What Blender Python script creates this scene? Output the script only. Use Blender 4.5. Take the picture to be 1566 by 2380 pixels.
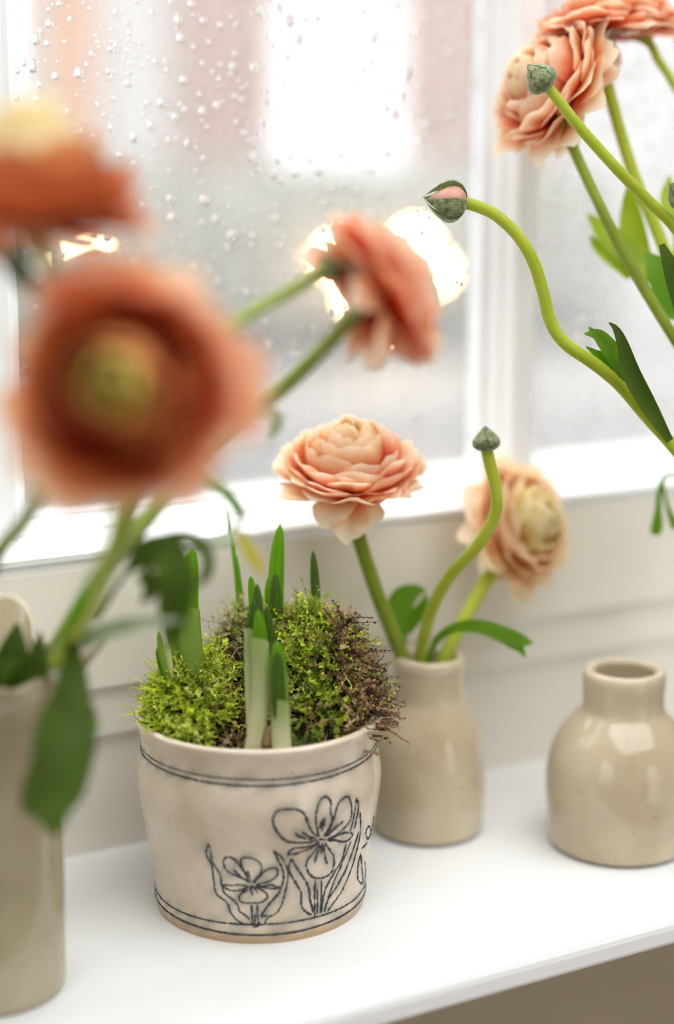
import bpy, math, random
import numpy as np
from mathutils import Matrix, Vector

for _o in list(bpy.data.objects):
    bpy.data.objects.remove(_o, do_unlink=True)
SC = bpy.context.scene
COL = SC.collection

# ------------------------------------------------------------------ camera
FPX = 3900.0
PITCH, YAW = math.radians(12.15), math.radians(28.6)
CAM = np.array([0.0, 0.0, 0.349])
cd = bpy.data.cameras.new('camera')
cam = bpy.data.objects.new('camera', cd)
COL.objects.link(cam)
cam.location = CAM
cam.rotation_euler = (math.pi/2 - PITCH, 0, -YAW)
cd.sensor_fit = 'VERTICAL'
cd.sensor_height = 36.0
cd.sensor_width = 24.0
cd.lens = 36.0*FPX/2380.0
cd.clip_start, cd.clip_end = 0.02, 200
cd.dof.use_dof = True
cd.dof.focus_distance = 0.775
cd.dof.aperture_fstop = 1.9
cd.dof.aperture_blades = 0
SC.camera = cam
SC.cycles.use_adaptive_sampling = True
SC.cycles.adaptive_threshold = 0.09
SC.cycles.adaptive_min_samples = 12
SC.cycles.max_bounces = 6
SC.cycles.diffuse_bounces = 3
SC.cycles.glossy_bounces = 3
SC.cycles.transmission_bounces = 6
SC.cycles.caustics_reflective = False
SC.cycles.caustics_refractive = False
SC.cycles.sample_clamp_indirect = 6.0

# ------------------------------------------------------------------ sky, exposure
w = bpy.data.worlds.new('overcast_sky')
SC.world = w
w.use_nodes = True
bg = w.node_tree.nodes['Background']
_n, _l = w.node_tree.nodes, w.node_tree.links
_tc = _n.new('ShaderNodeTexCoord')
_sp = _n.new('ShaderNodeSeparateXYZ')
_l.new(_tc.outputs['Generated'], _sp.inputs[0])
_mx = _n.new('ShaderNodeMath'); _mx.operation = 'MAXIMUM'; _mx.inputs[1].default_value = 0.0
_l.new(_sp.outputs['Z'], _mx.inputs[0])
_ma = _n.new('ShaderNodeMath'); _ma.operation = 'MULTIPLY_ADD'     # (1 + 2 sin h) / 3
_ma.inputs[1].default_value = 2.0/3.0
_ma.inputs[2].default_value = 1.0/3.0
_l.new(_mx.outputs[0], _ma.inputs[0])
_ms = _n.new('ShaderNodeMath'); _ms.operation = 'MULTIPLY'
_ms.inputs[1].default_value = 3.6
_l.new(_ma.outputs[0], _ms.inputs[0])
bg.inputs['Color'].default_value = (0.965, 0.985, 1.0, 1)
_l.new(_ms.outputs[0], bg.inputs['Strength'])
SC.view_settings.view_transform = 'Standard'
SC.view_settings.look = 'None'
SC.view_settings.gamma = 1.0
SC.view_settings.use_curve_mapping = False
SC.view_settings.exposure = 0.57

# ------------------------------------------------------------------ geometry helpers
FWD = np.array([math.sin(YAW)*math.cos(PITCH), math.cos(YAW)*math.cos(PITCH), -math.sin(PITCH)])
RGT = np.array([math.cos(YAW), -math.sin(YAW), 0.0])
UPV = np.cross(RGT, FWD)
HF = np.array([math.sin(YAW), math.cos(YAW), 0.0])          # horizontal heading

def P(px, py, d):
    """a measured point: sight line of the photograph at a distance d (m) into the room"""
    return CAM + (FWD + RGT*(px-783)/FPX - UPV*(py-1190)/FPX)*d

def unit(v):
    v = np.asarray(v, float)
    return v/max(np.linalg.norm(v), 1e-12)

def view_dir(r, u, t):
    return unit(RGT*r + UPV*u - FWD*t)

def spline(pts, n):
    """Catmull-Rom through rows of any width"""
    pts = np.asarray(pts, float)
    m = len(pts)
    if m == 2:
        k = np.linspace(0, 1, n)[:, None]
        return pts[0]*(1-k) + pts[1]*k
    ext = np.vstack([2*pts[0]-pts[1], pts, 2*pts[-1]-pts[-2]])
    out = []
    for x in np.linspace(0, m-1, n):
        i = min(int(x), m-2)
        t = x-i
        p0, p1, p2, p3 = ext[i], ext[i+1], ext[i+2], ext[i+3]
        out.append(0.5*((2*p1)+(-p0+p2)*t+(2*p0-5*p1+4*p2-p3)*t*t+(-p0+3*p1-3*p2+p3)*t**3))
    return np.array(out)

class MB:
    def __init__(s):
        s.v, s.f, s.uv, s.c = [], [], [], []
        s.n = 0
    def add(s, verts, faces, uv=None, col=None):
        verts = np.asarray(verts, float)
        s.v.append(verts)
        s.f += [tuple(i+s.n for i in f) for f in faces]
        s.uv.append(np.zeros((len(verts), 2)) if uv is None else np.asarray(uv, float))
        s.c.append(np.ones((len(verts), 4)) if col is None else np.asarray(col, float))
        s.n += len(verts)
        return s
    def box(s, a, b):
        x0, y0, z0 = a
        x1, y1, z1 = b
        v = [(x0,y0,z0),(x1,y0,z0),(x1,y1,z0),(x0,y1,z0),(x0,y0,z1),(x1,y0,z1),(x1,y1,z1),(x0,y1,z1)]
        return s.add(v, [(0,3,2,1),(4,5,6,7),(0,1,5,4),(1,2,6,5),(2,3,7,6),(3,0,4,7)])
    def tube(s, pts, rad, k=10, cap=True):
        pts = np.asarray(pts, float)
        n = len(pts)
        rad = np.broadcast_to(np.asarray(rad, float), (n,))
        tg = np.gradient(pts, axis=0)
        tg /= np.maximum(np.linalg.norm(tg, axis=1, keepdims=True), 1e-12)
        a = np.array([0, 0, 1.0]) if abs(tg[0][2]) < 0.9 else np.array([1.0, 0, 0])
        nrm = unit(np.cross(tg[0], a))
        V, UV = [], []
        for i in range(n):
            nrm = unit(nrm - tg[i]*np.dot(nrm, tg[i]))
            b = np.cross(tg[i], nrm)
            for j in range(k):
                an = 2*math.pi*j/k
                V.append(pts[i] + (nrm*math.cos(an)+b*math.sin(an))*rad[i])
                UV.append((j/k, i/(n-1)))
        F = [(i*k+j, i*k+(j+1) % k, (i+1)*k+(j+1) % k, (i+1)*k+j) for i in range(n-1) for j in range(k)]
        if cap:
            F += [tuple(reversed(range(k))), tuple((n-1)*k+j for j in range(k))]
        return s.add(V, F, UV)
    def lathe(s, prof, seg=64, fn=None):
        """prof rows (r, z); fn(r, z, theta) -> (r, z)"""
        V, UV = [], []
        m = len(prof)
        for i, (r, z) in enumerate(prof):
            for j in range(seg):
                th = 2*math.pi*j/seg
                rr, zz = (r, z) if fn is None else fn(r, z, th)
                V.append((rr*math.cos(th), rr*math.sin(th), zz))
                UV.append((j/seg, i/(m-1)))
        F = [(i*seg+j, i*seg+(j+1) % seg, (i+1)*seg+(j+1) % seg, (i+1)*seg+j) for i in range(m-1) for j in range(seg)]
        return s.add(V, F, UV)
    def ribbon(s, pts, wid, hint, fold=0.25, thick=0.0004, k=5, ends=True):
        """a blade along pts with half widths wid, folded along its middle; two skins"""
        pts = np.asarray(pts, float)
        n = len(pts)
        tg = np.gradient(pts, axis=0)
        tg /= np.maximum(np.linalg.norm(tg, axis=1, keepdims=True), 1e-12)
        V, UV = [], []
        for side in (1, -1):
            for i in range(n):
                sd = unit(np.cross(tg[i], hint))
                nr = np.cross(sd, tg[i])
                for j in range(k):
                    x = -1+2*j/(k-1)
                    e = (1-abs(x))*thick*side
                    V.append(pts[i]+sd*x*wid[i]+nr*(fold*wid[i]*(x*x)+e))
                    UV.append((x*0.5+0.5, i/(n-1)))
        F = []
        o = n*k
        for i in range(n-1):
            for j in range(k-1):
                a, b, c, d = i*k+j, i*k+j+1, (i+1)*k+j+1, (i+1)*k+j
                F.append((a, b, c, d))
                F.append((o+d, o+c, o+b, o+a))
        return s.add(V, F, UV)
    def mesh(s, name, mat, smooth=True, col=False):
        me = bpy.data.meshes.new(name)
        V = np.vstack(s.v)
        me.from_pydata(V.tolist(), [], s.f)
        uvl = me.uv_layers.new(name='UVMap')
        UV = np.vstack(s.uv)
        li = np.empty(len(me.loops), dtype=np.int32)
        me.loops.foreach_get('vertex_index', li)
        uvl.data.foreach_set('uv', UV[li].astype(np.float32).ravel())
        if col:
            ca = me.color_attributes.new('Col', 'FLOAT_COLOR', 'POINT')
            ca.data.foreach_set('color', np.vstack(s.c).astype(np.float32).ravel())
        if smooth:
            me.polygons.foreach_set('use_smooth', np.ones(len(me.polygons), dtype=bool))
        if mat:
            me.materials.append(mat)
        me.update()
        return me

def tag(o, label=None, cat=None, group=None, kind=None):
    for k, v in (('label', label), ('category', cat), ('group', group), ('kind', kind)):
        if v:
            o[k] = v
    return o

def empty(name, loc=(0, 0, 0)):
    o = bpy.data.objects.new(name, None)
    o.empty_display_size = 0.01
    o.location = tuple(loc)
    COL.objects.link(o)
    return o

def link(name, me, parent=None, world=None):
    """parts are placed in world space under a parent that only translates"""
    o = bpy.data.objects.new(name, me)
    COL.objects.link(o)
    off = Vector((0, 0, 0))
    q = parent
    while q is not None:
        off += Vector(q.location) if q.type == 'EMPTY' else Vector((0, 0, 0))
        q = q.parent
    if parent:
        o.parent = parent
        if parent.type == 'EMPTY':
            o.matrix_parent_inverse = Matrix.Translation(-off)
    if world is not None:
        o.matrix_basis = world
    return o

def put(name, mb, mat, parent=None, smooth=True, col=False, world=None):
    return link(name, mb.mesh(name, mat, smooth, col), parent, world)

# ------------------------------------------------------------------ materials
def new_mat(name):
    m = bpy.data.materials.new(name)
    m.use_nodes = True
    nt = m.node_tree
    return m, nt, nt.nodes['Principled BSDF'], nt.nodes['Material Output']

def N(nt, typ, **kw):
    n = nt.nodes.new(typ)
    for k, v in kw.items():
        if k.startswith('in_'):
            n.inputs[k[3:].replace('_', ' ')].default_value = v
        else:
            setattr(n, k, v)
    return n

def ramp(nt, stops):
    r = nt.nodes.new('ShaderNodeValToRGB')
    cr = r.color_ramp
    while len(cr.elements) < len(stops):
        cr.elements.new(0.5)
    for e, (p, c) in zip(cr.elements, stops):
        e.position = p
        e.color = (*c, 1)
    return r

def mat_plain(name, c1, c2, scale=40, rough=0.5, bump=0.0, bscale=200, spec=0.5, coat=0.0, stretch=(1, 1, 1), detail=4):
    m, nt, bs, out = new_mat(name)
    tc = N(nt, 'ShaderNodeTexCoord')
    mp = N(nt, 'ShaderNodeMapping')
    mp.inputs['Scale'].default_value = stretch
    nt.links.new(tc.outputs['Object'], mp.inputs['Vector'])
    nz = N(nt, 'ShaderNodeTexNoise')
    nz.inputs['Scale'].default_value = scale
    nz.inputs['Detail'].default_value = detail
    nt.links.new(mp.outputs[0], nz.inputs['Vector'])
    rp = ramp(nt, [(0.3, c1), (0.7, c2)])
    nt.links.new(nz.outputs['Fac'], rp.inputs['Fac'])
    nt.links.new(rp.outputs['Color'], bs.inputs['Base Color'])
    bs.inputs['Roughness'].default_value = rough
    bs.inputs['Specular IOR Level'].default_value = spec
    bs.inputs['Coat Weight'].default_value = coat
    bs.inputs['Coat Roughness'].default_value = 0.05
    if bump:
        nb = N(nt, 'ShaderNodeTexNoise')
        nb.inputs['Scale'].default_value = bscale
        nt.links.new(mp.outputs[0], nb.inputs['Vector'])
        bp = N(nt, 'ShaderNodeBump')
        bp.inputs['Strength'].default_value = bump
        bp.inputs['Distance'].default_value = 0.001
        nt.links.new(nb.outputs['Fac'], bp.inputs['Height'])
        nt.links.new(bp.outputs['Normal'], bs.inputs['Normal'])
    return m

def mat_petal(name, stops, transl=0.5, hue=0.012):
    """thin petal: colour runs from claw to edge, light passes through"""
    m, nt, bs, out = new_mat(name)
    uv = N(nt, 'ShaderNodeUVMap')
    sx = N(nt, 'ShaderNodeSeparateXYZ')
    nt.links.new(uv.outputs[0], sx.inputs[0])
    nz = N(nt, 'ShaderNodeTexNoise')
    nz.inputs['Scale'].default_value = 5.0
    mp = N(nt, 'ShaderNodeMapping')
    mp.inputs['Scale'].default_value = (6, 0.7, 1)
    nt.links.new(uv.outputs[0], mp.inputs['Vector'])
    nt.links.new(mp.outputs[0], nz.inputs['Vector'])
    ma = N(nt, 'ShaderNodeMath', operation='MULTIPLY_ADD')
    ma.inputs[1].default_value = 0.22
    nt.links.new(nz.outputs['Fac'], ma.inputs[0])
    nt.links.new(sx.outputs['Y'], ma.inputs[2])
    sb = N(nt, 'ShaderNodeMath', operation='SUBTRACT')
    sb.inputs[1].default_value = 0.11
    nt.links.new(ma.outputs[0], sb.inputs[0])
    rp = ramp(nt, stops)
    nt.links.new(sb.outputs[0], rp.inputs['Fac'])
    oi = N(nt, 'ShaderNodeObjectInfo')
    mr = N(nt, 'ShaderNodeMapRange')
    mr.inputs['To Min'].default_value = 0.5-hue
    mr.inputs['To Max'].default_value = 0.5+hue
    nt.links.new(oi.outputs['Random'], mr.inputs['Value'])
    hs = N(nt, 'ShaderNodeHueSaturation')
    nt.links.new(mr.outputs[0], hs.inputs['Hue'])
    nt.links.new(rp.outputs['Color'], hs.inputs['Color'])
    nt.links.new(hs.outputs['Color'], bs.inputs['Base Color'])
    bs.inputs['Roughness'].default_value = 0.55
    bs.inputs['Specular IOR Level'].default_value = 0.25
    tr = N(nt, 'ShaderNodeBsdfTranslucent')
    nt.links.new(hs.outputs['Color'], tr.inputs['Color'])
    mx = N(nt, 'ShaderNodeMixShader')
    mx.inputs[0].default_value = transl
    nt.links.new(bs.outputs[0], mx.inputs[1])
    nt.links.new(tr.outputs[0], mx.inputs[2])
    nt.links.new(mx.outputs[0], out.inputs['Surface'])
    return m

def mat_green(name, c1, c2, transl=0.3, rough=0.4, stripe=0.0, tcol=None, sheen=0.0, along=None, coat=0.0, nscale=60):
    m, nt, bs, out = new_mat(name)
    uv = N(nt, 'ShaderNodeUVMap')
    tc = N(nt, 'ShaderNodeTexCoord')
    nz = N(nt, 'ShaderNodeTexNoise')
    nz.inputs['Scale'].default_value = nscale
    nt.links.new(tc.outputs['Object'], nz.inputs['Vector'])
    rp = ramp(nt, [(0.32, c1), (0.68, c2)])
    nt.links.new(nz.outputs['Fac'], rp.inputs['Fac'])
    colr = rp.outputs['Color']
    if along:
        sx = N(nt, 'ShaderNodeSeparateXYZ')
        nt.links.new(uv.outputs[0], sx.inputs[0])
        r2 = ramp(nt, along)
        nt.links.new(sx.outputs['Y'], r2.inputs['Fac'])
        mxc = N(nt, 'ShaderNodeMix', data_type='RGBA', blend_type='MULTIPLY')
        mxc.inputs['Factor'].default_value = 1.0
        nt.links.new(colr, mxc.inputs['A'])
        nt.links.new(r2.outputs['Color'], mxc.inputs['B'])
        colr = mxc.outputs['Result']
    if stripe:
        wv = N(nt, 'ShaderNodeTexWave', wave_type='BANDS', bands_direction='X')
        wv.inputs['Scale'].default_value = stripe
        wv.inputs['Distortion'].default_value = 0.6
        nt.links.new(uv.outputs[0], wv.inputs['Vector'])
        mxs = N(nt, 'ShaderNodeMix', data_type='RGBA', blend_type='MULTIPLY')
        mxs.inputs['Factor'].default_value = 0.35
        nt.links.new(colr, mxs.inputs['A'])
        nt.links.new(wv.outputs['Color'], mxs.inputs['B'])
        colr = mxs.outputs['Result']
    nt.links.new(colr, bs.inputs['Base Color'])
    bs.inputs['Roughness'].default_value = rough
    bs.inputs['Sheen Weight'].default_value = sheen
    bs.inputs['Specular IOR Level'].default_value = 0.22
    bs.inputs['Sheen Roughness'].default_value = 0.4
    bs.inputs['Coat Weight'].default_value = coat
    if transl:
        tr = N(nt, 'ShaderNodeBsdfTranslucent')
        if tcol:
            tr.inputs['Color'].default_value = (*tcol, 1)
        else:
            nt.links.new(colr, tr.inputs['Color'])
        mx = N(nt, 'ShaderNodeMixShader')
        mx.inputs[0].default_value = transl
        nt.links.new(bs.outputs[0], mx.inputs[1])
        nt.links.new(tr.outputs[0], mx.inputs[2])
        nt.links.new(mx.outputs[0], out.inputs['Surface'])
    return m

def mat_attr(name, rough=0.7, transl=0.25):
    m, nt, bs, out = new_mat(name)
    at = N(nt, 'ShaderNodeAttribute', attribute_name='Col')
    nt.links.new(at.outputs['Color'], bs.inputs['Base Color'])
    bs.inputs['Roughness'].default_value = rough
    tr = N(nt, 'ShaderNodeBsdfTranslucent')
    nt.links.new(at.outputs['Color'], tr.inputs['Color'])
    mx = N(nt, 'ShaderNodeMixShader')
    mx.inputs[0].default_value = transl
    nt.links.new(bs.outputs[0], mx.inputs[1])
    nt.links.new(tr.outputs[0], mx.inputs[2])
    nt.links.new(mx.outputs[0], out.inputs['Surface'])
    return m

def mat_emit(name, c, s):
    m, nt, bs, out = new_mat(name)
    bs.inputs['Base Color'].default_value = (*c, 1)
    bs.inputs['Emission Color'].default_value = (*c, 1)
    bs.inputs['Emission Strength'].default_value = s
    return m

M = {}
M['sill'] = mat_plain('white_sill_paint', (.785, .79, .79), (.815, .82, .815), 14, 0.30, 0.12, 50, 0.5, stretch=(0.6, 3, 1))
M['bar'] = mat_plain('white_window_paint', (.88, .885, .885), (.90, .905, .905), 12, 0.35, 0.1, 40)
M['cream'] = mat_plain('cream_frame_paint', (.76, .72, .62), (.80, .76, .66), 12, 0.4, 0.12, 40)  # white frame paint, its warm shade put into the colour
M['wall'] = mat_plain('cream_wall_paint', (.44, .38, .27), (.50, .43, .31), 6, 0.7, 0.2, 90)
M['room'] = mat_plain('room_wall_paint', (.80, .77, .71), (.83, .80, .75), 2, 0.8)
M['floor'] = mat_plain('floor_boards', (.16, .105, .065), (.22, .15, .10), 6, 0.5, stretch=(8, 0.6, 1))

# glass with a film of condensation
def mat_glass():
    m, nt, bs, out = new_mat('misted_window_glass')
    nt.nodes.remove(bs)
    tr = N(nt, 'ShaderNodeBsdfTransparent')
    gl = N(nt, 'ShaderNodeBsdfGlossy')
    gl.inputs['Roughness'].default_value = 0.02
    fr = N(nt, 'ShaderNodeFresnel')
    fr.inputs['IOR'].default_value = 1.35
    m1 = N(nt, 'ShaderNodeMixShader')
    nt.links.new(fr.outputs[0], m1.inputs[0])
    nt.links.new(tr.outputs[0], m1.inputs[1])
    nt.links.new(gl.outputs[0], m1.inputs[2])
    tl = N(nt, 'ShaderNodeBsdfTranslucent')
    tl.inputs['Color'].default_value = (.93, .94, .95, 1)
    tc = N(nt, 'ShaderNodeTexCoord')
    mp = N(nt, 'ShaderNodeMapping')
    mp.inputs['Scale'].default_value = (60, 1, 14)
    nt.links.new(tc.outputs['Object'], mp.inputs['Vector'])
    n1 = N(nt, 'ShaderNodeTexNoise')
    n1.inputs['Scale'].default_value = 1.0
    n1.inputs['Detail'].default_value = 3
    nt.links.new(mp.outputs[0], n1.inputs['Vector'])
    n2 = N(nt, 'ShaderNodeTexNoise')
    n2.inputs['Scale'].default_value = 420
    n2.inputs['Detail'].default_value = 0
    nt.links.new(tc.outputs['Object'], n2.inputs['Vector'])
    mu = N(nt, 'ShaderNodeMath', operation='MULTIPLY')
    nt.links.new(n1.outputs['Fac'], mu.inputs[0])
    nt.links.new(n2.outputs['Fac'], mu.inputs[1])
    sx = N(nt, 'ShaderNodeSeparateXYZ')
    nt.links.new(tc.outputs['Object'], sx.inputs[0])
    mr = N(nt, 'ShaderNodeMapRange')           # more mist towards the low right of the window
    mr.inputs['From Min'].default_value = 0.26
    mr.inputs['From Max'].default_value = 0.62
    mr.inputs['To Min'].default_value = 0.16
    mr.inputs['To Max'].default_value = 0.52
    nt.links.new(sx.outputs['X'], mr.inputs['Value'])
    mr2 = N(nt, 'ShaderNodeMapRange')
    mr2.inputs['From Min'].default_value = 0.12
    mr2.inputs['From Max'].default_value = 0.36
    mr2.inputs['To Min'].default_value = 0.4
    mr2.inputs['To Max'].default_value = 0.6
    nt.links.new(mu.outputs[0], mr2.inputs['Value'])
    fm = N(nt, 'ShaderNodeMath', operation='MULTIPLY')
    nt.links.new(mr.outputs[0], fm.inputs[0])
    nt.links.new(mr2.outputs[0], fm.inputs[1])
    m2 = N(nt, 'ShaderNodeMixShader')
    nt.links.new(fm.outputs[0], m2.inputs[0])
    nt.links.new(m1.outputs[0], m2.inputs[1])
    nt.links.new(tl.outputs[0], m2.inputs[2])
    nt.links.new(m2.outputs[0], out.inputs['Surface'])
    return m
M['glass'] = mat_glass()
m, nt, bs, out = new_mat('clear_window_glass')
nt.nodes.remove(bs)
nt.links.new(N(nt, 'ShaderNodeBsdfTransparent').outputs[0], out.inputs['Surface'])
M['clear'] = m
m, nt, bs, out = new_mat('rain_water')
bs.inputs['Base Color'].default_value = (1, 1, 1, 1)
bs.inputs['Transmission Weight'].default_value = 1.0
bs.inputs['Roughness'].default_value = 0.0
bs.inputs['IOR'].default_value = 1.333
M['water'] = m

# ------------------------------------------------------------------ the room
YF = 0.758            # front plane of the window frame, back edge of the sill
YS = 0.566            # front of the sill top
def struct(name, mb, mat, parent=None, smooth=False, label=None):
    o = put(name, mb, mat, parent, smooth)
    if parent is None:
        o['kind'] = 'structure'
    return o

X0, X1, Y0, ZF, ZC = -1.5, 2.3, -2.4, -0.86, 1.55
WX0, WX1, WZ1 = -0.42, 1.20, 1.42
mb = MB()
mb.box((X0, YF+.004, ZF), (X1, 0.96, -0.0176))
mb.box((X0, YF+.004, -0.0176), (WX0-.05, 0.96, ZC))
mb.box((WX1+.05, YF+.004, -0.0176), (X1, 0.96, ZC))
mb.box((WX0-.05, YF, WZ1+.05), (WX1+.05, 0.96, ZC))
struct('wall_front', mb, M['wall'])
struct('floor', MB().box((X0, Y0, ZF-.05), (X1, 0.96, ZF)), M['floor'])
SK = (-.45, 1.6, -1.05, .58)                    # unseen roof opening, added to light the sill from above
mb = MB()
mb.box((X0, Y0, ZC), (X1, SK[2], ZC+.12)).box((X0, SK[3], ZC), (X1, .96, ZC+.12))
mb.box((X0, SK[2], ZC), (SK[0], SK[3], ZC+.12)).box((SK[1], SK[2], ZC), (X1, SK[3], ZC+.12))
struct('ceiling', mb, M['room'])
mb = MB()                                       # side wall with an unseen opening added for fill light
mb.box((X0-.15, Y0, ZF), (X0, -1.2, ZC)).box((X0-.15, -0.1, ZF), (X0, .96, ZC))
mb.box((X0-.15, -1.2, ZF), (X0, -0.1, 0.0)).box((X0-.15, -1.2, 1.25), (X0, -0.1, ZC))
struct('wall_left', mb, M['room'])
struct('wall_right', MB().box((X1, Y0, ZF), (X1+.15, .96, ZC)), M['room'])
mb = MB()                                       # back wall with an unseen opening, sized for fill light
mb.box((X0, Y0-.15, ZF), (.7, Y0, ZC)).box((1.7, Y0-.15, ZF), (X1, Y0, ZC)).box((.7, Y0-.15, 1.2), (1.7, Y0, ZC))
struct('wall_back', mb, M['room'])

# sill board with a rolled front edge
prof = [(YF+.02, 0.0), (YS+.010, 0.0)]
for a in np.linspace(90, 0, 7)[1:]:
    prof.append((YS+.010-.011*math.cos(math.radians(a)), -.009+.009*math.sin(math.radians(a))))
prof += [(YS-.001, -.0145)]
for a in np.linspace(0, -90, 5)[1:]:
    prof.append((YS+.002-.003*math.cos(math.radians(a)), -.0145+.003*math.sin(math.radians(a))))
prof += [(YF+.02, -.0175)]
def extrude_x(prof, xa, xb, nseg=1):
    mb = MB()
    n = len(prof)
    V = []
    for x in np.linspace(xa, xb, nseg+1):
        V += [(x, y, z) for y, z in prof]
    F = [(s*n+i, s*n+(i+1) % n, (s+1)*n+(i+1) % n, (s+1)*n+i) for s in range(nseg) for i in range(n)]
    F += [tuple(range(n-1, -1, -1)), tuple(nseg*n+i for i in range(n))]
    return mb.add(V, F)
sill = struct('windowsill', extrude_x(prof, -0.62, 1.42), M['sill'])
tag(sill, 'white painted wooden windowsill with a rounded front edge under all the pots', None)

# window frame: stepped apron under the glass, tinted for shade, white bead, glazing bars
win = empty('window_1', (0.39, YF, 0.15))
win['kind'] = 'structure'
win['label'] = 'white window frame with rain-spotted glass and glazing bars behind the flowers'
ap = [(.7600, -.02), (.7600, .056), (.7590, .0605), (.7575, .0625), (.7560, .0632), (.7560, .082), (.7550, .0865), (.7535, .0888), (.7520, .0895), (.7520, .150), (.7525, .152), (.90, .152), (.90, -.02)]
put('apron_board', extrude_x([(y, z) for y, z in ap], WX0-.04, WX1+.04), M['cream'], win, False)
bd = [(.7500, .1562), (.7495, .1590), (.7515, .1605), (.7700, .1655), (.7705, .1668), (.7870, .1705), (.7872, .1725), (.80, .1725), (.80, .151), (.7525, .151), (.7525, .1562)]
put('glazing_bead', extrude_x(bd, WX0, WX1), M['bar'], win, False)
def glazing_bar(xc, wdt=.0345):
    h = wdt/2
    pr = [(-h, .800), (-h, .787), (-h+.0035, .785), (-h+.0055, .778), (-h+.0075, .776), (-h+.0095, .770), (-h+.011, .768),
          (h-.011, .768), (h-.0095, .770), (h-.0075, .776), (h-.0055, .778), (h-.0035, .785), (h, .787), (h, .800)]
    mb = MB()
    n = len(pr)
    V = [(xc+x, y, .150) for x, y in pr]+[(xc+x, y, WZ1) for x, y in pr]
    F = [(i, (i+1) % n, n+(i+1) % n, n+i) for i in range(n)]
    return mb.add(V, F)
BARS = [-.367, -.065, .2365, .538, .8395, 1.141]
for x in BARS:
    put('glazing_bar', glazing_bar(x), M['bar'], win, False)
put('top_rail', MB().box((WX0, .765, WZ1-.03), (WX1, .80, WZ1+.06)), M['bar'], win, False)
put('side_stile', MB().box((WX0-.06, .762, .0), (BARS[0], .80, WZ1+.06)), M['bar'], win, False)
put('side_stile', MB().box((BARS[-1], .762, .0), (WX1+.06, .80, WZ1+.06)), M['bar'], win, False)
for a, b in zip(BARS[:-1], BARS[1:]):
    pn = put('pane', MB().box((a+.010, .790, .165), (b-.010, .7915, WZ1-.02)), M['glass'], win, False)
    pn.data.materials.append(M['clear'])            # mist sits on the room side only
    for f in pn.data.polygons:
        f.material_index = 0 if f.normal.y < -.5 else 1

# ------------------------------------------------------------------ rain on the outside of the glass
rng = np.random.default_rng(7)
def raindrops():
    mb = MB()
    seg, rings = 9, 4
    tv = [(0.0, 1.0, 0.0)]
    for i in range(1, rings+1):
        an = i/rings*math.pi/2
        for j in range(seg):
            th = 2*math.pi*j/seg
            tv.append((math.sin(an)*math.cos(th), math.cos(an), math.sin(an)*math.sin(th)))
    tv = np.array(tv)
    tf = [(0, 1+(j+1) % seg, 1+j) for j in range(seg)]
    for i in range(rings-1):
        a, b = 1+i*seg, 1+(i+1)*seg
        tf += [(a+j, a+(j+1) % seg, b+(j+1) % seg, b+j) for j in range(seg)]
    placed = []
    def try_add(x, z, r):
        for (px, pz, pr) in placed:
            if abs(px-x) < pr+r and (px-x)**2+(pz-z)**2 < (pr+r)**2*0.9:
                return
        placed.append((x, z, r))
    def ok(x):
        return all(abs(x-b) > .0195 for b in BARS)
    for k in range(5600):
        x, z = rng.uniform(.10, .92), .174+rng.random()**0.75*.36
        if not ok(x):
            continue
        hi = min(1, max(0, (z-.24)/.14))
        r = rng.choice([.0008, .0013, .0019, .0026], p=[.40, .34, .20, .06])*rng.uniform(.7, 1.15)
        if rng.random() > .18+.82*hi:
            r *= .55
        try_add(x, z, r)
    for k in range(2600):                              # fine spray
        x, z = rng.uniform(.2, .86), rng.uniform(.172, .52)
        if ok(x):
            try_add(x, z, rng.uniform(.0002, .0004))
    for x, z, r in placed:
        sy = rng.uniform(.45, .62)
        t = tv.copy()
        asp = rng.uniform(.95, 1.35) if r > .0008 else 1.0
        t[:, 2] *= asp
        lo = t[:, 2] < 0
        t[lo, 1] *= 1.12
        t[:, 0] *= 1+.12*np.sin(3*t[:, 2]+x*900)
        v = t*np.array([r, r*sy, r])+np.array([x, .79152, z])
        mb.add(v, [tuple(reversed(f)) for f in tf])
    return mb
rd = put('raindrops', raindrops(), M['water'])
tag(rd, 'clear raindrops scattered over the outside of the window glass', 'raindrops', kind='stuff')

# ------------------------------------------------------------------ the street outside
GZ = -1.0
M['road'] = mat_plain('wet_road', (.135, .128, .125), (.17, .162, .16), 1.5, 0.35)
M['pave'] = mat_plain('pale_pavement', (.17, .16, .155), (.20, .19, .185), 2, 0.6)
M['brick'] = mat_plain('pink_brick', (.31, .215, .185), (.36, .26, .225), 3, 0.85)
M['brick2'] = mat_plain('orange_brick', (.44, .26, .17), (.48, .30, .20), 3, 0.85)
M['render'] = mat_plain('white_render', (.42, .40, .385), (.47, .45, .435), 1, 0.8)
M['hedge'] = mat_plain('grey_green_hedge', (.17, .165, .14), (.25, .24, .205), 3, 0.9)
M['dim'] = mat_plain('pale_window_pane', (.66, .68, .72), (.76, .78, .82), 1, 0.15)
M['slate'] = mat_plain('grey_slate', (.28, .29, .32), (.36, .37, .40), 4, 0.6)
M['iron'] = mat_plain('black_iron', (.03, .03, .03), (.05, .05, .05), 10, 0.4)
struct('street', MB().box((-30, .97, GZ-.3), (60, 60, GZ)), M['road'])
struct('pavement', MB().box((-30, 6.6, GZ), (60, 9.0, GZ+.10)), M['pave'])
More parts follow.
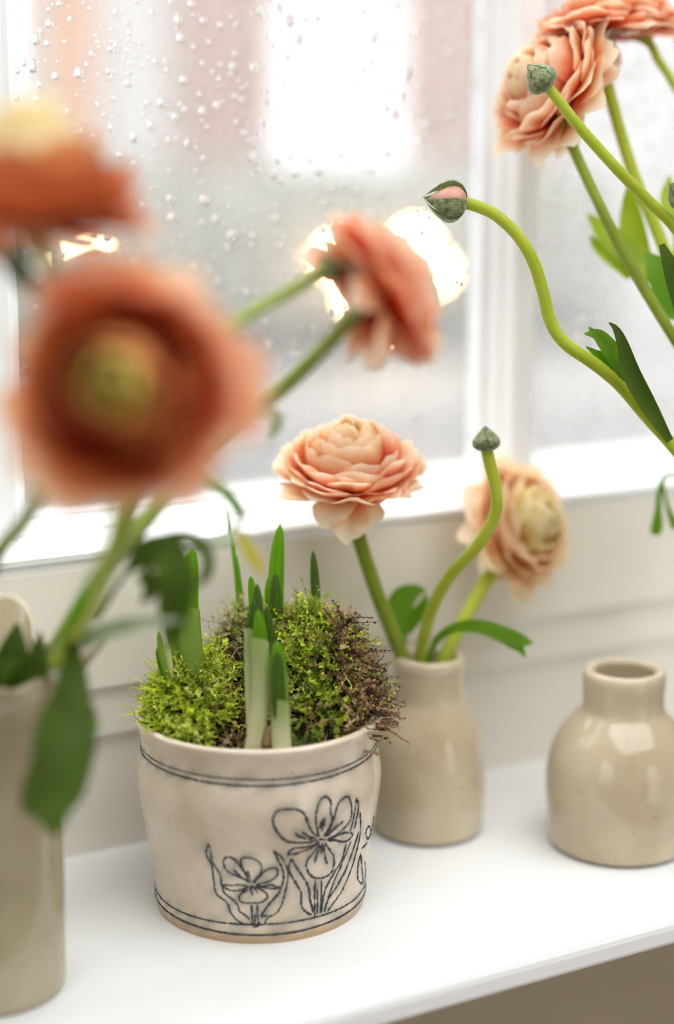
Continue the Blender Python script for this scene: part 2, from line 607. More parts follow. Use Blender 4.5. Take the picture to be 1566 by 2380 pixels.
def facade(name, label, xa, xb, wallmat, wins, y=10.2, h=6.5, roof=True, bay=None):
    r = empty(name, ((xa+xb)/2, y, GZ))
    tag(r, label, 'house')
    put('wall', MB().box((xa, y, GZ), (xb, y+6, GZ+h)), wallmat, r, False)
    for (x0, x1, z0, z1) in wins:
        f = MB()
        t = .09
        f.box((x0, y-.10, z0), (x0+t, y+.02, z1)).box((x1-t, y-.10, z0), (x1, y+.02, z1))
        f.box((x0, y-.10, z1-t), (x1, y+.02, z1)).box((x0-.06, y-.16, z0-.1), (x1+.06, y+.02, z0+t*.6))
        f.box((x0, y-.08, (z0+z1)/2-.03), (x1, y+.02, (z0+z1)/2+.03))
        wf = put('window_frame', f, M['bar'], r, False)
        put('pane', MB().box((x0+t, y-.04, z0+.05), (x1-t, y-.01, z1-t)), M['dim'], wf, False)
    if roof:
        put('roof', MB().add([(xa, y-.3, GZ+h), (xb, y-.3, GZ+h), (xb, y+3, GZ+h+2.4), (xa, y+3, GZ+h+2.4), (xa, y+6.2, GZ+h), (xb, y+6.2, GZ+h)],
            [(0, 1, 2, 3), (3, 2, 5, 4), (0, 3, 4), (1, 5, 2), (0, 4, 5, 1)]), M['slate'], r, False)
    return r
facade('terraced_house', 'pale house far left through the wet glass beside an orange stripe', -6.0, 3.52, M['render'], [(1.2, 2.4, -.1, 1.7), (2.6, 3.3, -.1, 1.7)])
facade('terraced_house', 'narrow orange brick strip of a house seen through the rainy left pane', 3.53, 3.86, M['brick2'], [])
facade('terraced_house', 'pale rendered house strip between the orange and pink brick fronts outside', 3.87, 4.36, M['render'], [])
facade('terraced_house', 'pink brick house with a wide white window seen blurred through the rain', 4.37, 7.35, M['brick'], [(5.08, 5.98, .36, 2.6)])
facade('terraced_house', 'white rendered house seen through the right hand window pane', 7.36, 16, M['render'], [(9, 10, 0, 1.7)])
def hedge(xa, xb, y0, y1, h, nm, label, mat, cat, kind=None):
    mb = MB()
    nx, nz = 60, 10
    rg = np.random.default_rng(3)
    V, F = [], []
    prof = [(y0, GZ), (y0-.03, GZ+h*.4), (y0, GZ+h*.8), (y0+.1, GZ+h), (y1-.1, GZ+h), (y1, GZ+h*.8), (y1, GZ)]
    n = len(prof)
    for i in range(nx+1):
        for (y, z) in prof:
            V.append((xa+(xb-xa)*i/nx, y+rg.normal(0, .03), z+(rg.normal(0, .03) if z > GZ else 0)))
    F = [(i*n+j, i*n+(j+1) % n, (i+1)*n+(j+1) % n, (i+1)*n+j) for i in range(nx) for j in range(n)]
    mb.add(V, F)
    return tag(put(nm, mb, mat), label, cat, kind=kind)
hedge(2.0, 7.2, 9.2, 9.8, 1.25, 'garden_hedge', 'grey green garden hedge blurred across the street below the brick house', M['hedge'], 'hedge')
M['lampglow'] = mat_emit('warm_lamp_globe', (1.0, .72, .36), 26.0)
def garden_lamp(px, py, label, y=9.05, r=.05):
    dr = P(px, py, 1.0)-CAM
    c = CAM+dr*(y/dr[1])
    o = empty('garden_lamp', (c[0], c[1], GZ+.10))
    tag(o, label, 'lamp', 'warm lamps outside')
    th = np.linspace(0, math.pi, 9)
    g = MB().lathe([(max(1e-4, r*math.sin(a)), -r*math.cos(a)) for a in th], 14)
    put('globe', g, M['lampglow'], o, world=Matrix.Translation(Vector(c)))
    put('post', MB().tube([(c[0], c[1], GZ+.10), (c[0], c[1], c[2]-r*.9)], .025, 8), M['iron'], o)
for px, py, lb in ((785, 600, 'golden lamp outside, blurred beside the small dark bud at the coral flower'), (838, 690, 'golden lamp outside, blurred between the two stems left of the drooping coral flower'),
                   (910, 728, 'lowest golden lamp outside, blurred under the drooping coral flower'), (1008, 630, 'brightest golden lamp outside, blurred right of the drooping coral flower'),
                   (965, 565, 'highest golden lamp outside, blurred behind the top of the drooping coral flower')):
    garden_lamp(px, py, lb)
garden_lamp(190, 570, 'warm glowing round lamp outside, half hidden behind the top left flower')

# ------------------------------------------------------------------ stoneware
def mat_glaze(name, base, dark, foot, rough=.16, ink=False, zfoot=.004):
    m, nt, bs, out = new_mat(name)
    tc = N(nt, 'ShaderNodeTexCoord')
    n1 = N(nt, 'ShaderNodeTexNoise')
    n1.inputs['Scale'].default_value = 24
    n1.inputs['Detail'].default_value = 5
    nt.links.new(tc.outputs['Object'], n1.inputs['Vector'])
    rp = ramp(nt, [(.30, dark), (.62, base)])
    nt.links.new(n1.outputs['Fac'], rp.inputs['Fac'])
    n2 = N(nt, 'ShaderNodeTexNoise')             # iron specks
    n2.inputs['Scale'].default_value = 520
    n2.inputs['Detail'].default_value = 1
    nt.links.new(tc.outputs['Object'], n2.inputs['Vector'])
    r2 = ramp(nt, [(.735, (1, 1, 1)), (.80, (.45, .36, .26))])
    nt.links.new(n2.outputs['Fac'], r2.inputs['Fac'])
    mx = N(nt, 'ShaderNodeMix', data_type='RGBA', blend_type='MULTIPLY')
    mx.inputs['Factor'].default_value = .8
    nt.links.new(rp.outputs['Color'], mx.inputs['A'])
    nt.links.new(r2.outputs['Color'], mx.inputs['B'])
    sx = N(nt, 'ShaderNodeSeparateXYZ')
    nt.links.new(tc.outputs['Object'], sx.inputs[0])
    mr = N(nt, 'ShaderNodeMapRange')             # bare clay where the glaze was wiped from the foot
    mr.inputs['From Min'].default_value = zfoot*.4
    mr.inputs['From Max'].default_value = zfoot*1.6
    nt.links.new(sx.outputs['Z'], mr.inputs['Value'])
    mf = N(nt, 'ShaderNodeMix', data_type='RGBA')
    nt.links.new(mr.outputs[0], mf.inputs['Factor'])
    mf.inputs['A'].default_value = (*foot, 1)
    nt.links.new(mx.outputs['Result'], mf.inputs['B'])
    col = mf.outputs['Result']
    if ink:
        at = N(nt, 'ShaderNodeAttribute', attribute_name='Col')
        sp = N(nt, 'ShaderNodeSeparateColor')
        nt.links.new(at.outputs['Color'], sp.inputs[0])
        mi = N(nt, 'ShaderNodeMix', data_type='RGBA')
        nt.links.new(sp.outputs[0], mi.inputs['Factor'])
        nt.links.new(col, mi.inputs['A'])
        mi.inputs['B'].default_value = (.10, .13, .12, 1)
        col = mi.outputs['Result']
    nt.links.new(col, bs.inputs['Base Color'])
    bs.inputs['Roughness'].default_value = rough
    bs.inputs['Specular IOR Level'].default_value = .55
    nb = N(nt, 'ShaderNodeTexNoise')
    nb.inputs['Scale'].default_value = 45
    nt.links.new(tc.outputs['Object'], nb.inputs['Vector'])
    bp = N(nt, 'ShaderNodeBump')
    bp.inputs['Strength'].default_value = .25
    bp.inputs['Distance'].default_value = .0015
    nt.links.new(nb.outputs['Fac'], bp.inputs['Height'])
    nt.links.new(bp.outputs['Normal'], bs.inputs['Normal'])
    return m
M['glaze_pot'] = mat_glaze('cream_glaze_with_ink', (.68, .58, .455), (.52, .42, .30), (.46, .31, .17), .09, ink=True, zfoot=.0045)
M['glaze_bottle'] = mat_glaze('cream_bottle_glaze', (.54, .455, .325), (.42, .335, .215), (.16, .11, .06), .07, zfoot=.0018)
M['glaze_jug'] = mat_glaze('ivory_jug_glaze', (.42, .36, .24), (.32, .265, .165), (.34, .28, .19), .08, zfoot=.002)
M['ink'] = mat_plain('dark_blue_ink', (.008, .012, .016), (.02, .03, .036), 300, .35)

POT = np.array([.3255, .6732, 0.0])
pp = spline([(.0494, 0), (.0500, .003), (.0503, .0112), (.0536, .0342), (.0566, .055), (.0573, .065), (.0563, .0725), (.0552, .0785), (.0560, .0855), (.0574, .0905), (.0578, .0930)], 70)
def pot_r(z):
    return np.interp(z, pp[:, 1], pp[:, 0])
pot = empty('ceramic_pot', POT)
tag(pot, 'cream glazed stoneware pot with dark blue iris drawing, planted with moss and shoots', 'plant pot')

def on_pot(px, py):
    """where the sight line of a drawn mark meets the pot wall"""
    d = FWD + RGT*(px-783)/FPX - UPV*(py-1190)/FPX
    ts = np.linspace(.66, .86, 800)
    q = CAM + ts[:, None]*d - POT
    g = np.hypot(q[:, 0], q[:, 1]) - pot_r(q[:, 2])
    i = np.where(g < 0)[0]
    if len(i) == 0:
        i = [int(np.argmin(g))]
        return q[i[0]]
    i = max(i[0], 1)
    k = g[i-1]/(g[i-1]-g[i])
    return q[i-1]*(1-k)+q[i]*k

STROKES = [
 [(90,425),(68,490),(75,540),(105,590),(120,650),(130,740),(150,840),(240,920),(270,1000),(320,1060),(390,1105)],
 [(90,425),(105,500),(115,570),(150,630),(185,690),(195,760),(215,830),(270,880),(325,930),(345,990),(390,1020),(430,1060)],
 [(400,730),(330,700),(250,660),(215,610),(215,560),(250,540),(300,560),(345,610),(390,680),(420,740)],
 [(410,740),(400,680),(370,630),(355,580),(370,550),(430,545),(490,570),(525,620),(520,670),(490,710),(450,750)],
 [(460,760),(510,700),(560,650),(620,630),(655,640),(655,690),(620,725),(560,750),(480,770)],
 [(410,775),(340,770),(270,775),(215,770),(230,800),(290,820),(350,815),(410,790)],
 [(470,775),(550,780),(600,770),(680,795),(620,800),(570,795),(480,785)],
 [(420,810),(360,840),(340,880),(360,915),(440,920),(520,915),(570,880),(565,840),(520,810),(460,790)],
 [(430,780),(450,860)], [(440,775),(500,840)], [(430,760),(340,690),(290,640)], [(435,750),(420,690),(410,650)], [(450,750),(520,690)], [(420,780),(360,830)],
 [(445,930),(445,1000),(455,1110)], [(490,930),(490,1000),(500,1100)], [(440,1090),(480,1105),(525,1095)], [(468,1010),(472,1110)], [(430,1070),(470,1120),(520,1080)],
 [(625,485),(680,530),(720,590),(745,660),(740,740),(720,830),(690,940),(640,1010),(580,1040),(550,1095)],
 [(625,485),(660,560),(690,620),(710,690),(690,790),(660,850),(590,930),(540,1000),(530,1030),(580,1020)],
 [(1000,370),(950,340),(910,260),(880,190),(820,150),(730,145),(660,160),(625,210),(625,270),(660,340),(720,400),(800,420),(900,420),(990,400)],
 [(800,340),(850,375),(950,395)], [(860,330),(900,360),(980,390)],
 [(1000,380),(985,300),(975,220),(990,130),(1020,60),(1065,45),(1100,90),(1095,160),(1110,220),(1090,290),(1040,370)],
 [(1020,230),(1010,310)], [(1050,210),(1040,290)], [(1035,220),(1025,330)],
 [(1050,380),(1100,290),(1130,200),(1160,100),(1210,50),(1250,50),(1270,130),(1265,220),(1220,290),(1150,350),(1060,400)],
 [(1080,350),(1150,290),(1210,240)], [(1070,370),(1120,310),(1160,260)],
 [(1070,410),(1140,370),(1210,340),(1280,350),(1240,400),(1190,415),(1130,400),(1080,405)],
 [(1010,400),(960,440),(880,460),(790,470),(745,520),(830,505),(900,480),(960,450),(1010,420)],
 [(1010,430),(960,500),(910,560),(895,620),(930,690),(970,715),(1040,710),(1100,670),(1125,600),(1120,530),(1080,470),(1050,420)],
 [(1020,440),(985,510),(965,590)], [(1040,440),(1050,530),(1070,600)], [(1030,420),(1020,520)], [(1000,390),(1060,400)],
 [(970,730),(965,850),(965,1035)], [(1020,730),(1020,850),(1010,1010)], [(990,800),(988,1010)],
 [(770,550),(755,650),(800,740),(850,830),(855,940),(890,990),(945,1020)],
 [(770,550),(810,620),(860,690),(910,780),(930,900),(955,1000)],
 [(1310,50),(1328,120),(1305,250),(1290,310)],
 [(1310,50),(1290,200),(1260,330)], [(1225,430),(1190,560),(1120,680),(1060,790),(1030,900),(1020,1000)],
 [(1340,170),(1345,300),(1325,430),(1280,600),(1200,800),(1120,920),(1070,990)],
 [(1270,400),(1200,570),(1110,780),(1050,960)], [(1330,330),(1240,600),(1150,780),(1070,900),(1045,1000)],
 [(1455,190),(1440,300),(1405,400)], [(1402,290),(1388,340),(1402,390),(1428,350),(1420,290),(1402,290)], [(1352,470),(1400,425)],
 [(1345,510),(1325,600),(1322,720),(1358,755),(1358,650),(1345,510)], [(1380,580),(1386,680),(1362,770)],
]
rg = np.random.default_rng(11)
ink_pts = []
dr = MB()
for k, st in enumerate(STROKES):
    s2 = spline(st, max(8, len(st)*7))
    w3 = np.array([on_pot(460+x/3.559, 1840+y/3.559) for x, y in s2])
    L = np.linalg.norm(np.diff(w3, axis=0), axis=1)
    keep = np.r_[True, L > 5e-5]
    w3 = w3[keep]
    if len(w3) < 3:
        continue
    w3 = w3 + rg.normal(0, .00009, w3.shape)
    ink_pts.append(w3)
    base = .00076 if k > 19 else .00064
    rad = base*(1+.22*rg.normal(0, 1, len(w3)))
    rad = np.clip(rad, .00036, .0010)
    rad[0] = rad[-1] = .00018
    nr = w3*np.array([1, 1, 0])
    nr /= np.linalg.norm(nr, axis=1, keepdims=True)
    dr.tube(w3-nr*(rad*.55)[:, None], rad, 6)
for py, rr in ((1812.5, .00032), (1826, .00040), (2150, .00040), (2172, .00045)):
    z0 = on_pot(600, py)[2]
    th = np.linspace(0, 2*math.pi, 361)
    zz = z0+.0003*np.sin(th*3+py)+rg.normal(0, .00006, 361)
    R_ = pot_r(zz)-.00018
    ring = np.stack([R_*np.cos(th), R_*np.sin(th), zz], 1)
    ring[-1] = ring[0]
    ink_pts.append(ring)
    dr.tube(ring, np.clip(rr*1.25*(1+.18*rg.normal(0, 1, 361)), .0003, .0008), 6, False)
put('iris_drawing', dr, M['ink'], pot, world=Matrix.Translation(Vector(POT)))['label'] = 'dark blue line drawing of iris flowers and double bands'

def lathe_body(prof_out, wall, floor_z, seg=96, fn=None, lip=.0015):
    prof = [(1e-4, 0.0008)]
    prof += [(prof_out[0][0]-.004, .0008), (prof_out[0][0]-.002, 0.0)]
    prof += [tuple(x) for x in prof_out]
    r, z = prof_out[-1]
    for a in (30, 70, 110, 150, 180):                     # rounded lip
        prof.append((r-wall/2+wall/2*math.cos(math.radians(a)), z+lip*math.sin(math.radians(a))))
    for (r, z) in list(prof_out)[::-1][1:]:
        if z > floor_z:
            prof.append((max(r-wall, .002), z))
    prof.append((1e-4, floor_z))
    return MB().lathe(prof, seg, fn)
body = lathe_body(pp, .0042, .006, 224)
V = np.vstack(body.v)
ip = np.vstack(ink_pts)
cell = {}
dist = np.full(len(V), 9.0)
outer = np.where(np.hypot(V[:, 0], V[:, 1]) > pot_r(V[:, 2])-.0005)[0]
for a in range(0, len(outer), 2000):
    idx = outer[a:a+2000]
    dd = ((V[idx, None, :]-ip[None, ::3, :])**2).sum(2)
    dist[idx] = np.sqrt(dd.min(1))
blot = np.clip(.55+.5*np.sin(V[:, 0]*420+1.3)*np.sin(V[:, 2]*310)+.35*np.sin(V[:, 1]*700+V[:, 2]*500), 0, 1)
ink = np.clip(np.exp(-dist/.0022)*.75*blot, 0, .65)
body.c = [np.stack([ink, ink, ink, np.ones_like(ink)], 1)]
put('body', body, M['glaze_pot'], pot, col=True, world=Matrix.Translation(Vector(POT)))

# bottles
def bottle(name, label, base, prof, seg=72):
    o = empty(name, base)
    tag(o, label, 'bottle', 'stoneware bottles')
    pr = spline(prof, 48)
    b = lathe_body(pr, .0058, .006, seg, lip=.0030)
    put('body', b, M['glaze_bottle'], o, world=Matrix.Translation(Vector(base)))
    return o
BM = np.array([.4399, .7067, 0])
BR = np.array([.5164, .6437, 0])
bottle('stoneware_bottle', 'cream stoneware bottle holding cut flowers, behind the drawn pot', BM,
       [(.0262, 0), (.0285, .002), (.0292, .012), (.0296, .028), (.0290, .045), (.0265, .056), (.0215, .066), (.0188, .0715), (.0182, .076), (.0183, .086), (.0188, .0895), (.0186, .092)])
bottle('stoneware_bottle', 'empty cream stoneware bottle with a short neck at the right', BR,
       [(.0325, 0), (.0355, .002), (.0364, .010), (.0378, .024), (.0381, .036), (.0366, .0475), (.0325, .058), (.0268, .066), (.0222, .071), (.0209, .074), (.0206, .080), (.0210, .0875), (.0208, .0905)])

# jugs with a pulled, wavy rim
def jug(base, label, rot, k=1.0):
    o = empty('ceramic_jug', base)
    tag(o, label, 'jug')
    pr = spline([(.0280, 0), (.0302, .003), (.0308, .02), (.0312, .05), (.0312, .085), (.0310, .105), (.0322, .118), (.0350, .130), (.0385, .140), (.0415, .1475)], 44)
    def fn(r, z, th):
        e = max(0.0, (z-.108)/.04)
        lob = math.cos(4*(th-rot))
        return r*(1+.27*e*e*lob*(1 if r > .02 else 0)), z+.0055*e*e*lob+.0045*e*math.cos(th-math.radians(61.4))
    put('body', lathe_body(pr, .0036, .006, 96, fn, .0018), M['glaze_jug'], o, world=Matrix.Translation(Vector(base)))
    return o
JL = np.array([.1870, .6490, 0])
JR = np.array([.6020, .6260, 0])
jug(JL, 'ivory glazed jug with a wavy pulled rim at the left edge, full of flowers', math.radians(-28.6))
jug(JR, 'ivory glazed jug with a wavy rim just beyond the right edge', math.radians(20))

# ------------------------------------------------------------------ planting: soil, moss, shoots
def pot_uv(u, v):                     # pot-local position: u to the right, v away from the viewer (1 = rim radius)
    p = RGT*u*.0535 + HF*v*.0535
    return POT[0]+p[0], POT[1]+p[1]
def mound(u, v):
    rr = np.sqrt(u*u+v*v)
    h = .086 - .008*np.clip(rr-.75, 0, 1)*4*0
    h = h + .030*np.exp(-(((u+.58)/.34)**2+((v+.02)/.48)**2))
    h = h + .044*np.exp(-(((u-.42)/.46)**2+((v-.28)/.55)**2))
    h = h + .036*np.exp(-(((u+.18)/.36)**2+((v-.58)/.36)**2))
    h = h + .016*np.exp(-(((u-.80)/.28)**2+((v+.05)/.40)**2))
    h = h - .014*np.exp(-(((u-.02)/.24)**2+((v+.55)/.5)**2))
    h = h + .0050*np.sin(u*13+v*6)*np.sin(v*12-u*5)+.0022*np.sin(u*31+v*9)*np.sin(v*27-u*8)
    edge = np.clip((rr-.80)/.2, 0, 1)
    return h*(1-edge)+(.087+.35*(h-.087))*edge
M['soil'] = mat_plain('dark_peat', (.018, .011, .007), (.075, .045, .028), 220, .9, .8, 400, .2)
mb = MB()
nr_, na = 34, 96
Vs = []
for i in range(nr_+1):
    for j in range(na):
        r, a = i/nr_*.985, 2*math.pi*j/na
        u, v = r*math.cos(a), r*math.sin(a)
        x, y = pot_uv(u, v)
        Vs.append((x, y, float(mound(np.float64(u), np.float64(v)))-.004+random.Random(i*977+j).uniform(-.001, .001)))
Fs = [(i*na+j, i*na+(j+1) % na, (i+1)*na+(j+1) % na, (i+1)*na+j) for i in range(nr_) for j in range(na)]
mb.add(Vs, Fs)
tag(put('potting_soil', mb, M['soil']), 'dark crumbly peat soil heaped in the drawn pot', 'soil', kind='stuff')

M['moss'] = mat_attr('moss_strands', .75, .45)
M['roots'] = mat_attr('dry_roots', .85, .1)
def sprigs(n, cu, cv, su, sv, colors, seed, lmin=.007, lmax=.015, lift=.9, lim=1.02, over=0.0, zoff=0.0, leafs=11, outw=.55, hang=False, gap=False):
    rg = np.random.default_rng(seed)
    V, F, C = [], [], []
    cnt = 0
    cols = np.array(colors)
    while cnt < n:
        u, v = rg.normal(cu, su), rg.normal(cv, sv)
        rr = math.hypot(u, v)
        if rr > lim+over:
            continue
        if gap and abs(u+.02) < .30+.12*math.sin(v*9) and v < -.22+.1*math.sin(u*14) and rg.random() < .93:
            continue
        lump = math.sin(u*13+v*6)*math.sin(v*12-u*5)+.5*math.sin(u*27-v*14+seed)*math.sin(v*23+u*9)
        if rg.random() > .30+.75*max(0.0, min(1.0, .5+lump)):
            continue
        x, y = pot_uv(u, v)
        uu, vv = (u, v) if rr < .98 else (u/rr*.98, v/rr*.98)
        z = float(mound(np.float64(uu), np.float64(vv)))-.003+zoff*rg.random()
        if rr > 1.0:
            z -= (rr-1)*.05
        e = .06
        gx = float(mound(np.float64(uu+e), np.float64(vv))-mound(np.float64(uu-e), np.float64(vv)))/(2*e*.0535)
        gy = float(mound(np.float64(uu), np.float64(vv+e))-mound(np.float64(uu), np.float64(vv-e)))/(2*e*.0535)
        nrm = unit(np.array([0, 0, 1.0])-RGT*gx*.8-HF*gy*.8+(RGT*u+HF*v)*outw*max(0, rr-.35))
        d = unit(nrm*lift+rg.normal(0, .62, 3))
        bend = unit(rg.normal(0, 1, 3)+np.array([0, 0, -.7]))
        L = rg.uniform(lmin, lmax)
        tone = math.sin(u*17+seed)*math.sin(v*15+2*seed)+rg.normal(0, .45)
        c0 = cols[int(min(len(cols)-1, max(0, (tone+1.1)/2.2*len(cols))))]*rg.uniform(.75, 1.25)
        b = np.array([x, y, z])
        side = unit(np.cross(d, rg.normal(0, 1, 3)))
        up = np.cross(d, side)
        o = len(V)
        # stem: thin strip with a crease
        m = 5
        for i in range(m):
            s = i/(m-1)
            p = b+d*L*s+bend*L*.45*s*s
            wd = .00042*(1-.6*s)
            V += [p-side*wd, p+up*wd, p+side*wd]
            C += [c0*(.75+.35*s)]*3
        for i in range(m-1):
            a = o+i*3
            F += [(a, a+1, a+4, a+3), (a+1, a+2, a+5, a+4)]
        for i in range(leafs):
            s = (i+.8)/leafs
            p = b+d*L*s+bend*L*.45*s*s
            an = i*2.4+rg.uniform(-.4, .4)
            ld = unit(side*math.cos(an)+up*math.sin(an)+d*.75)
            ll = rg.uniform(.0014, .0028)*(1.15-.5*s)
            ws = unit(np.cross(ld, d))*ll*.36
            o2 = len(V)
            V += [p-ws*.6, p+ws*.6, p+ld*ll*.55+ws, p+ld*ll, p+ld*ll*.55-ws]
            cc = c0*rg.uniform(.85, 1.2)
            C += [cc]*5
            F += [(o2, o2+1, o2+2, o2+3, o2+4)]
        cnt += 1
    V = np.array(V)
    q = V[:, :2]-POT[:2]
    rr = np.hypot(q[:, 0], q[:, 1])
    inside = (V[:, 2] < .0955) & (rr > .0522) & ((rr < .0615) | (not hang))
    k = np.where(inside, .0522/np.maximum(rr, 1e-6), 1.0)
    V[:, :2] = POT[:2]+q*k[:, None]
    C = np.clip(np.array(C), 0, 1)
    return MB().add(V, F, None, np.hstack([C, np.ones((len(C), 1))]))
G_L = [(.52, .62, .03), (.62, .70, .06), (.38, .50, .02), (.68, .72, .16), (.48, .52, .05), (.26, .32, .03)]
G_D = [(.18, .26, .02), (.34, .42, .03), (.46, .52, .05), (.46, .40, .14), (.22, .26, .03), (.30, .20, .10)]
BRN = [(.14, .075, .032), (.24, .135, .06), (.40, .27, .135), (.07, .036, .017), (.30, .175, .085)]
tag(put('moss_clump', sprigs(1100, -.64, -.16, .20, .30, G_L, 1, lim=.99, gap=True), M['moss'], col=True, smooth=False),
    'bright green feathery moss clump at the left front of the pot', 'moss', 'moss in the pot', 'stuff')
tag(put('moss_clump', sprigs(1150, .44, .08, .24, .32, G_L+G_D, 2, lim=.99, gap=True), M['moss'], col=True, smooth=False),
    'olive green moss clump heaped on the right side of the pot', 'moss', 'moss in the pot', 'stuff')
tag(put('moss_clump', sprigs(500, .52, .62, .24, .16, G_L, 3, .008, .018), M['moss'], col=True, smooth=False),
    'pale green moss tuft standing up at the back right of the pot', 'moss', 'moss in the pot', 'stuff')
tag(put('moss_clump', sprigs(420, .38, -.72, .24, .12, [(.05, .09, .015), (.09, .15, .02), (.14, .20, .03)], 4, .005, .010, .5), M['moss'], col=True, smooth=False),
    'dark green moss strip along the front rim of the pot', 'moss', 'moss in the pot', 'stuff')
tag(put('moss_clump', sprigs(360, -.15, .62, .24, .14, [(.46, .42, .22), (.40, .46, .12), (.30, .22, .12)], 5, .006, .013), M['moss'], col=True, smooth=False),
    'straw coloured mossy crust at the back of the pot behind the shoots', 'moss', 'moss in the pot', 'stuff')
tag(put('dry_moss', sprigs(560, .88, .02, .09, .22, BRN, 6, .006, .014, .6, 1.10, .05, .012, hang=True), M['roots'], col=True, smooth=False),
    'dark brown dried moss tuft hanging over the right rim of the pot', 'dry moss', kind='stuff')
tag(put('dry_moss', sprigs(420, -.12, -.15, .15, .36, BRN, 8, .004, .010, .5), M['roots'], col=True, smooth=False),
    'brown shredded bark and dry moss in the middle of the pot', 'dry moss', kind='stuff')

def twigs(n, seed):
    rg = np.random.default_rng(seed)
    mb = MB()
    for i in range(n):
        r, a = math.sqrt(rg.random())*.98, rg.uniform(0, 2*math.pi)
        u, v = r*math.cos(a), r*math.sin(a)
        x, y = pot_uv(u, v)
        z = float(mound(np.float64(u), np.float64(v)))+rg.uniform(-.002, .004)
        d = unit(rg.normal(0, 1, 3)*np.array([1, 1, .5]))
        L = rg.uniform(.006, .020)
        b = rg.normal(0, .3, 3)*L
        p = spline([np.array([x, y, z]), np.array([x, y, z])+d*L*.5+b*.5+np.array([0, 0, .002]), np.array([x, y, z])+d*L-np.array([0, 0, .001])], 7)
        rad = np.linspace(1, .35, 7)*rg.uniform(.00018, .00045)
        n0 = mb.n
        mb.tube(p, rad, 4)
        c = np.array([(.10, .05, .03), (.30, .17, .09), (.46, .34, .22), (.36, .15, .07)][rg.integers(4)])*rg.uniform(.7, 1.2)
        mb.c[-1] = np.tile(np.r_[c, 1.0], (mb.n-n0, 1))
    return mb
tag(put('dry_twigs', twigs(260, 5), M['roots'], col=True), 'tiny brown twigs and root fibres strewn over the moss', 'twigs', kind='stuff')

# daffodil shoots
M['sheath'] = mat_green('pale_shoot_sheath', (.66, .64, .45), (.74, .72, .54), .35, .4, 0.0, along=[(0, (1.0, .95, .85)), (.45, (.88, .93, .70)), (1, (.42, .58, .22))], tcol=(.70, .74, .40))
M['sheath_d'] = mat_green('green_shoot_sheath', (.20, .32, .04), (.30, .42, .08), .40, .38, 0.0, tcol=(.34, .55, .06))
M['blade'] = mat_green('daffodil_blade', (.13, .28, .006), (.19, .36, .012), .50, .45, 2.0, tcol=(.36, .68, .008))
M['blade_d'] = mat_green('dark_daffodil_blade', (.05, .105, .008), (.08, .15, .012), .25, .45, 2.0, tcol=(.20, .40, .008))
def blade(mb, pts, wid, thick_k=.42, blunt=.35):
    """flattened solid blade with a rounded point; pts rows are 3D, wid = half width"""
    n = 26
    c = spline(pts, n)
    s = np.linspace(0, 1, n)
    tip = np.where(s < 1-blunt, 1.0, np.sqrt(np.clip(1-((s-(1-blunt))/blunt)**2.0, 0, 1)))
    w_ = wid*(.92+.08*np.sin(s*math.pi))*np.maximum(tip, .03)
    k = 12
    V, UV = [], []
    tg = np.gradient(c, axis=0)
    for i in range(n):
        t = unit(tg[i])
        sd = unit(np.cross(t, HF))
        nr = np.cross(sd, t)
        for j in range(k):
            a = 2*math.pi*j/k
            V.append(c[i]+sd*math.cos(a)*w_[i]+nr*math.sin(a)*w_[i]*thick_k)
            UV.append((j/k, s[i]))
    F = [(i*k+j, i*k+(j+1) % k, (i+1)*k+(j+1) % k, (i+1)*k+j) for i in range(n-1) for j in range(k)]
    F.append(tuple((n-1)*k+j for j in range(k)))
    mb.add(V, F, UV)
    return mb
def shoot(label, d, blades, sheaths, bulb=None):
    """blades/sheaths: (points [(px,py)...] base to tip, half width in px, material)"""
    bx = P(*blades[0][0][0], d)
    o = empty('daffodil_shoot', bx)
    tag(o, label, 'shoot', 'daffodil shoots in the pot')
    for i, (pts, w_, mt, dd) in enumerate(blades):
        put('leaf', blade(MB(), [P(x, y, d+dd) for x, y in pts], w_*d/FPX), M[mt], o)
    for (pts, w_, mt, dd) in sheaths:
        mb = MB()
        c = spline([P(x, y, d+dd) for x, y in pts], 14)
        n, k = 14, 14
        V, UV = [], []
        tg = np.gradient(c, axis=0)
        hw = w_*d/FPX
        for i in range(n):
            t = unit(tg[i])
            sd = unit(np.cross(t, HF))
            nr = np.cross(sd, t)
            for j in range(k):
                a = 2*math.pi*j/k
                z = t*(.0016*math.cos(a*1.0+1) if i == n-1 else 0)
                V.append(c[i]+sd*math.cos(a)*hw+nr*math.sin(a)*hw*.62+z)
                UV.append((j/k, i/(n-1)))
        mb.add(V, [(i*k+j, i*k+(j+1) % k, (i+1)*k+(j+1) % k, (i+1)*k+j) for i in range(n-1) for j in range(k)], UV)
        put('sheath', mb, M[mt], o)
    if bulb:
        px, py, rr = bulb
        c = P(px, py, d+.001)
        r = rr*d/FPX
        th = np.linspace(0, math.pi, 12)
        g = MB().lathe([(max(1e-4, r*math.sin(a)*(1 if a < 1.6 else .82)), -r*1.25*math.cos(a)) for a in th], 18)
        put('bulb', g, M['bulb'], o, world=Matrix.Translation(Vector(c)))
    return o
M['bulb'] = mat_plain('papery_bulb_skin', (.13, .075, .03), (.30, .19, .08), 90, .5, .4, 120, stretch=(1, 1, .2))
shoot('thick green daffodil shoot at the left, partly behind a blurred leaf', .770,
      [([(449, 1560), (440, 1440), (438, 1360), (447, 1274)], 23, 'blade', 0)], [([(452, 1570), (445, 1500), (439, 1415)], 25, 'sheath_d', -.0005)])
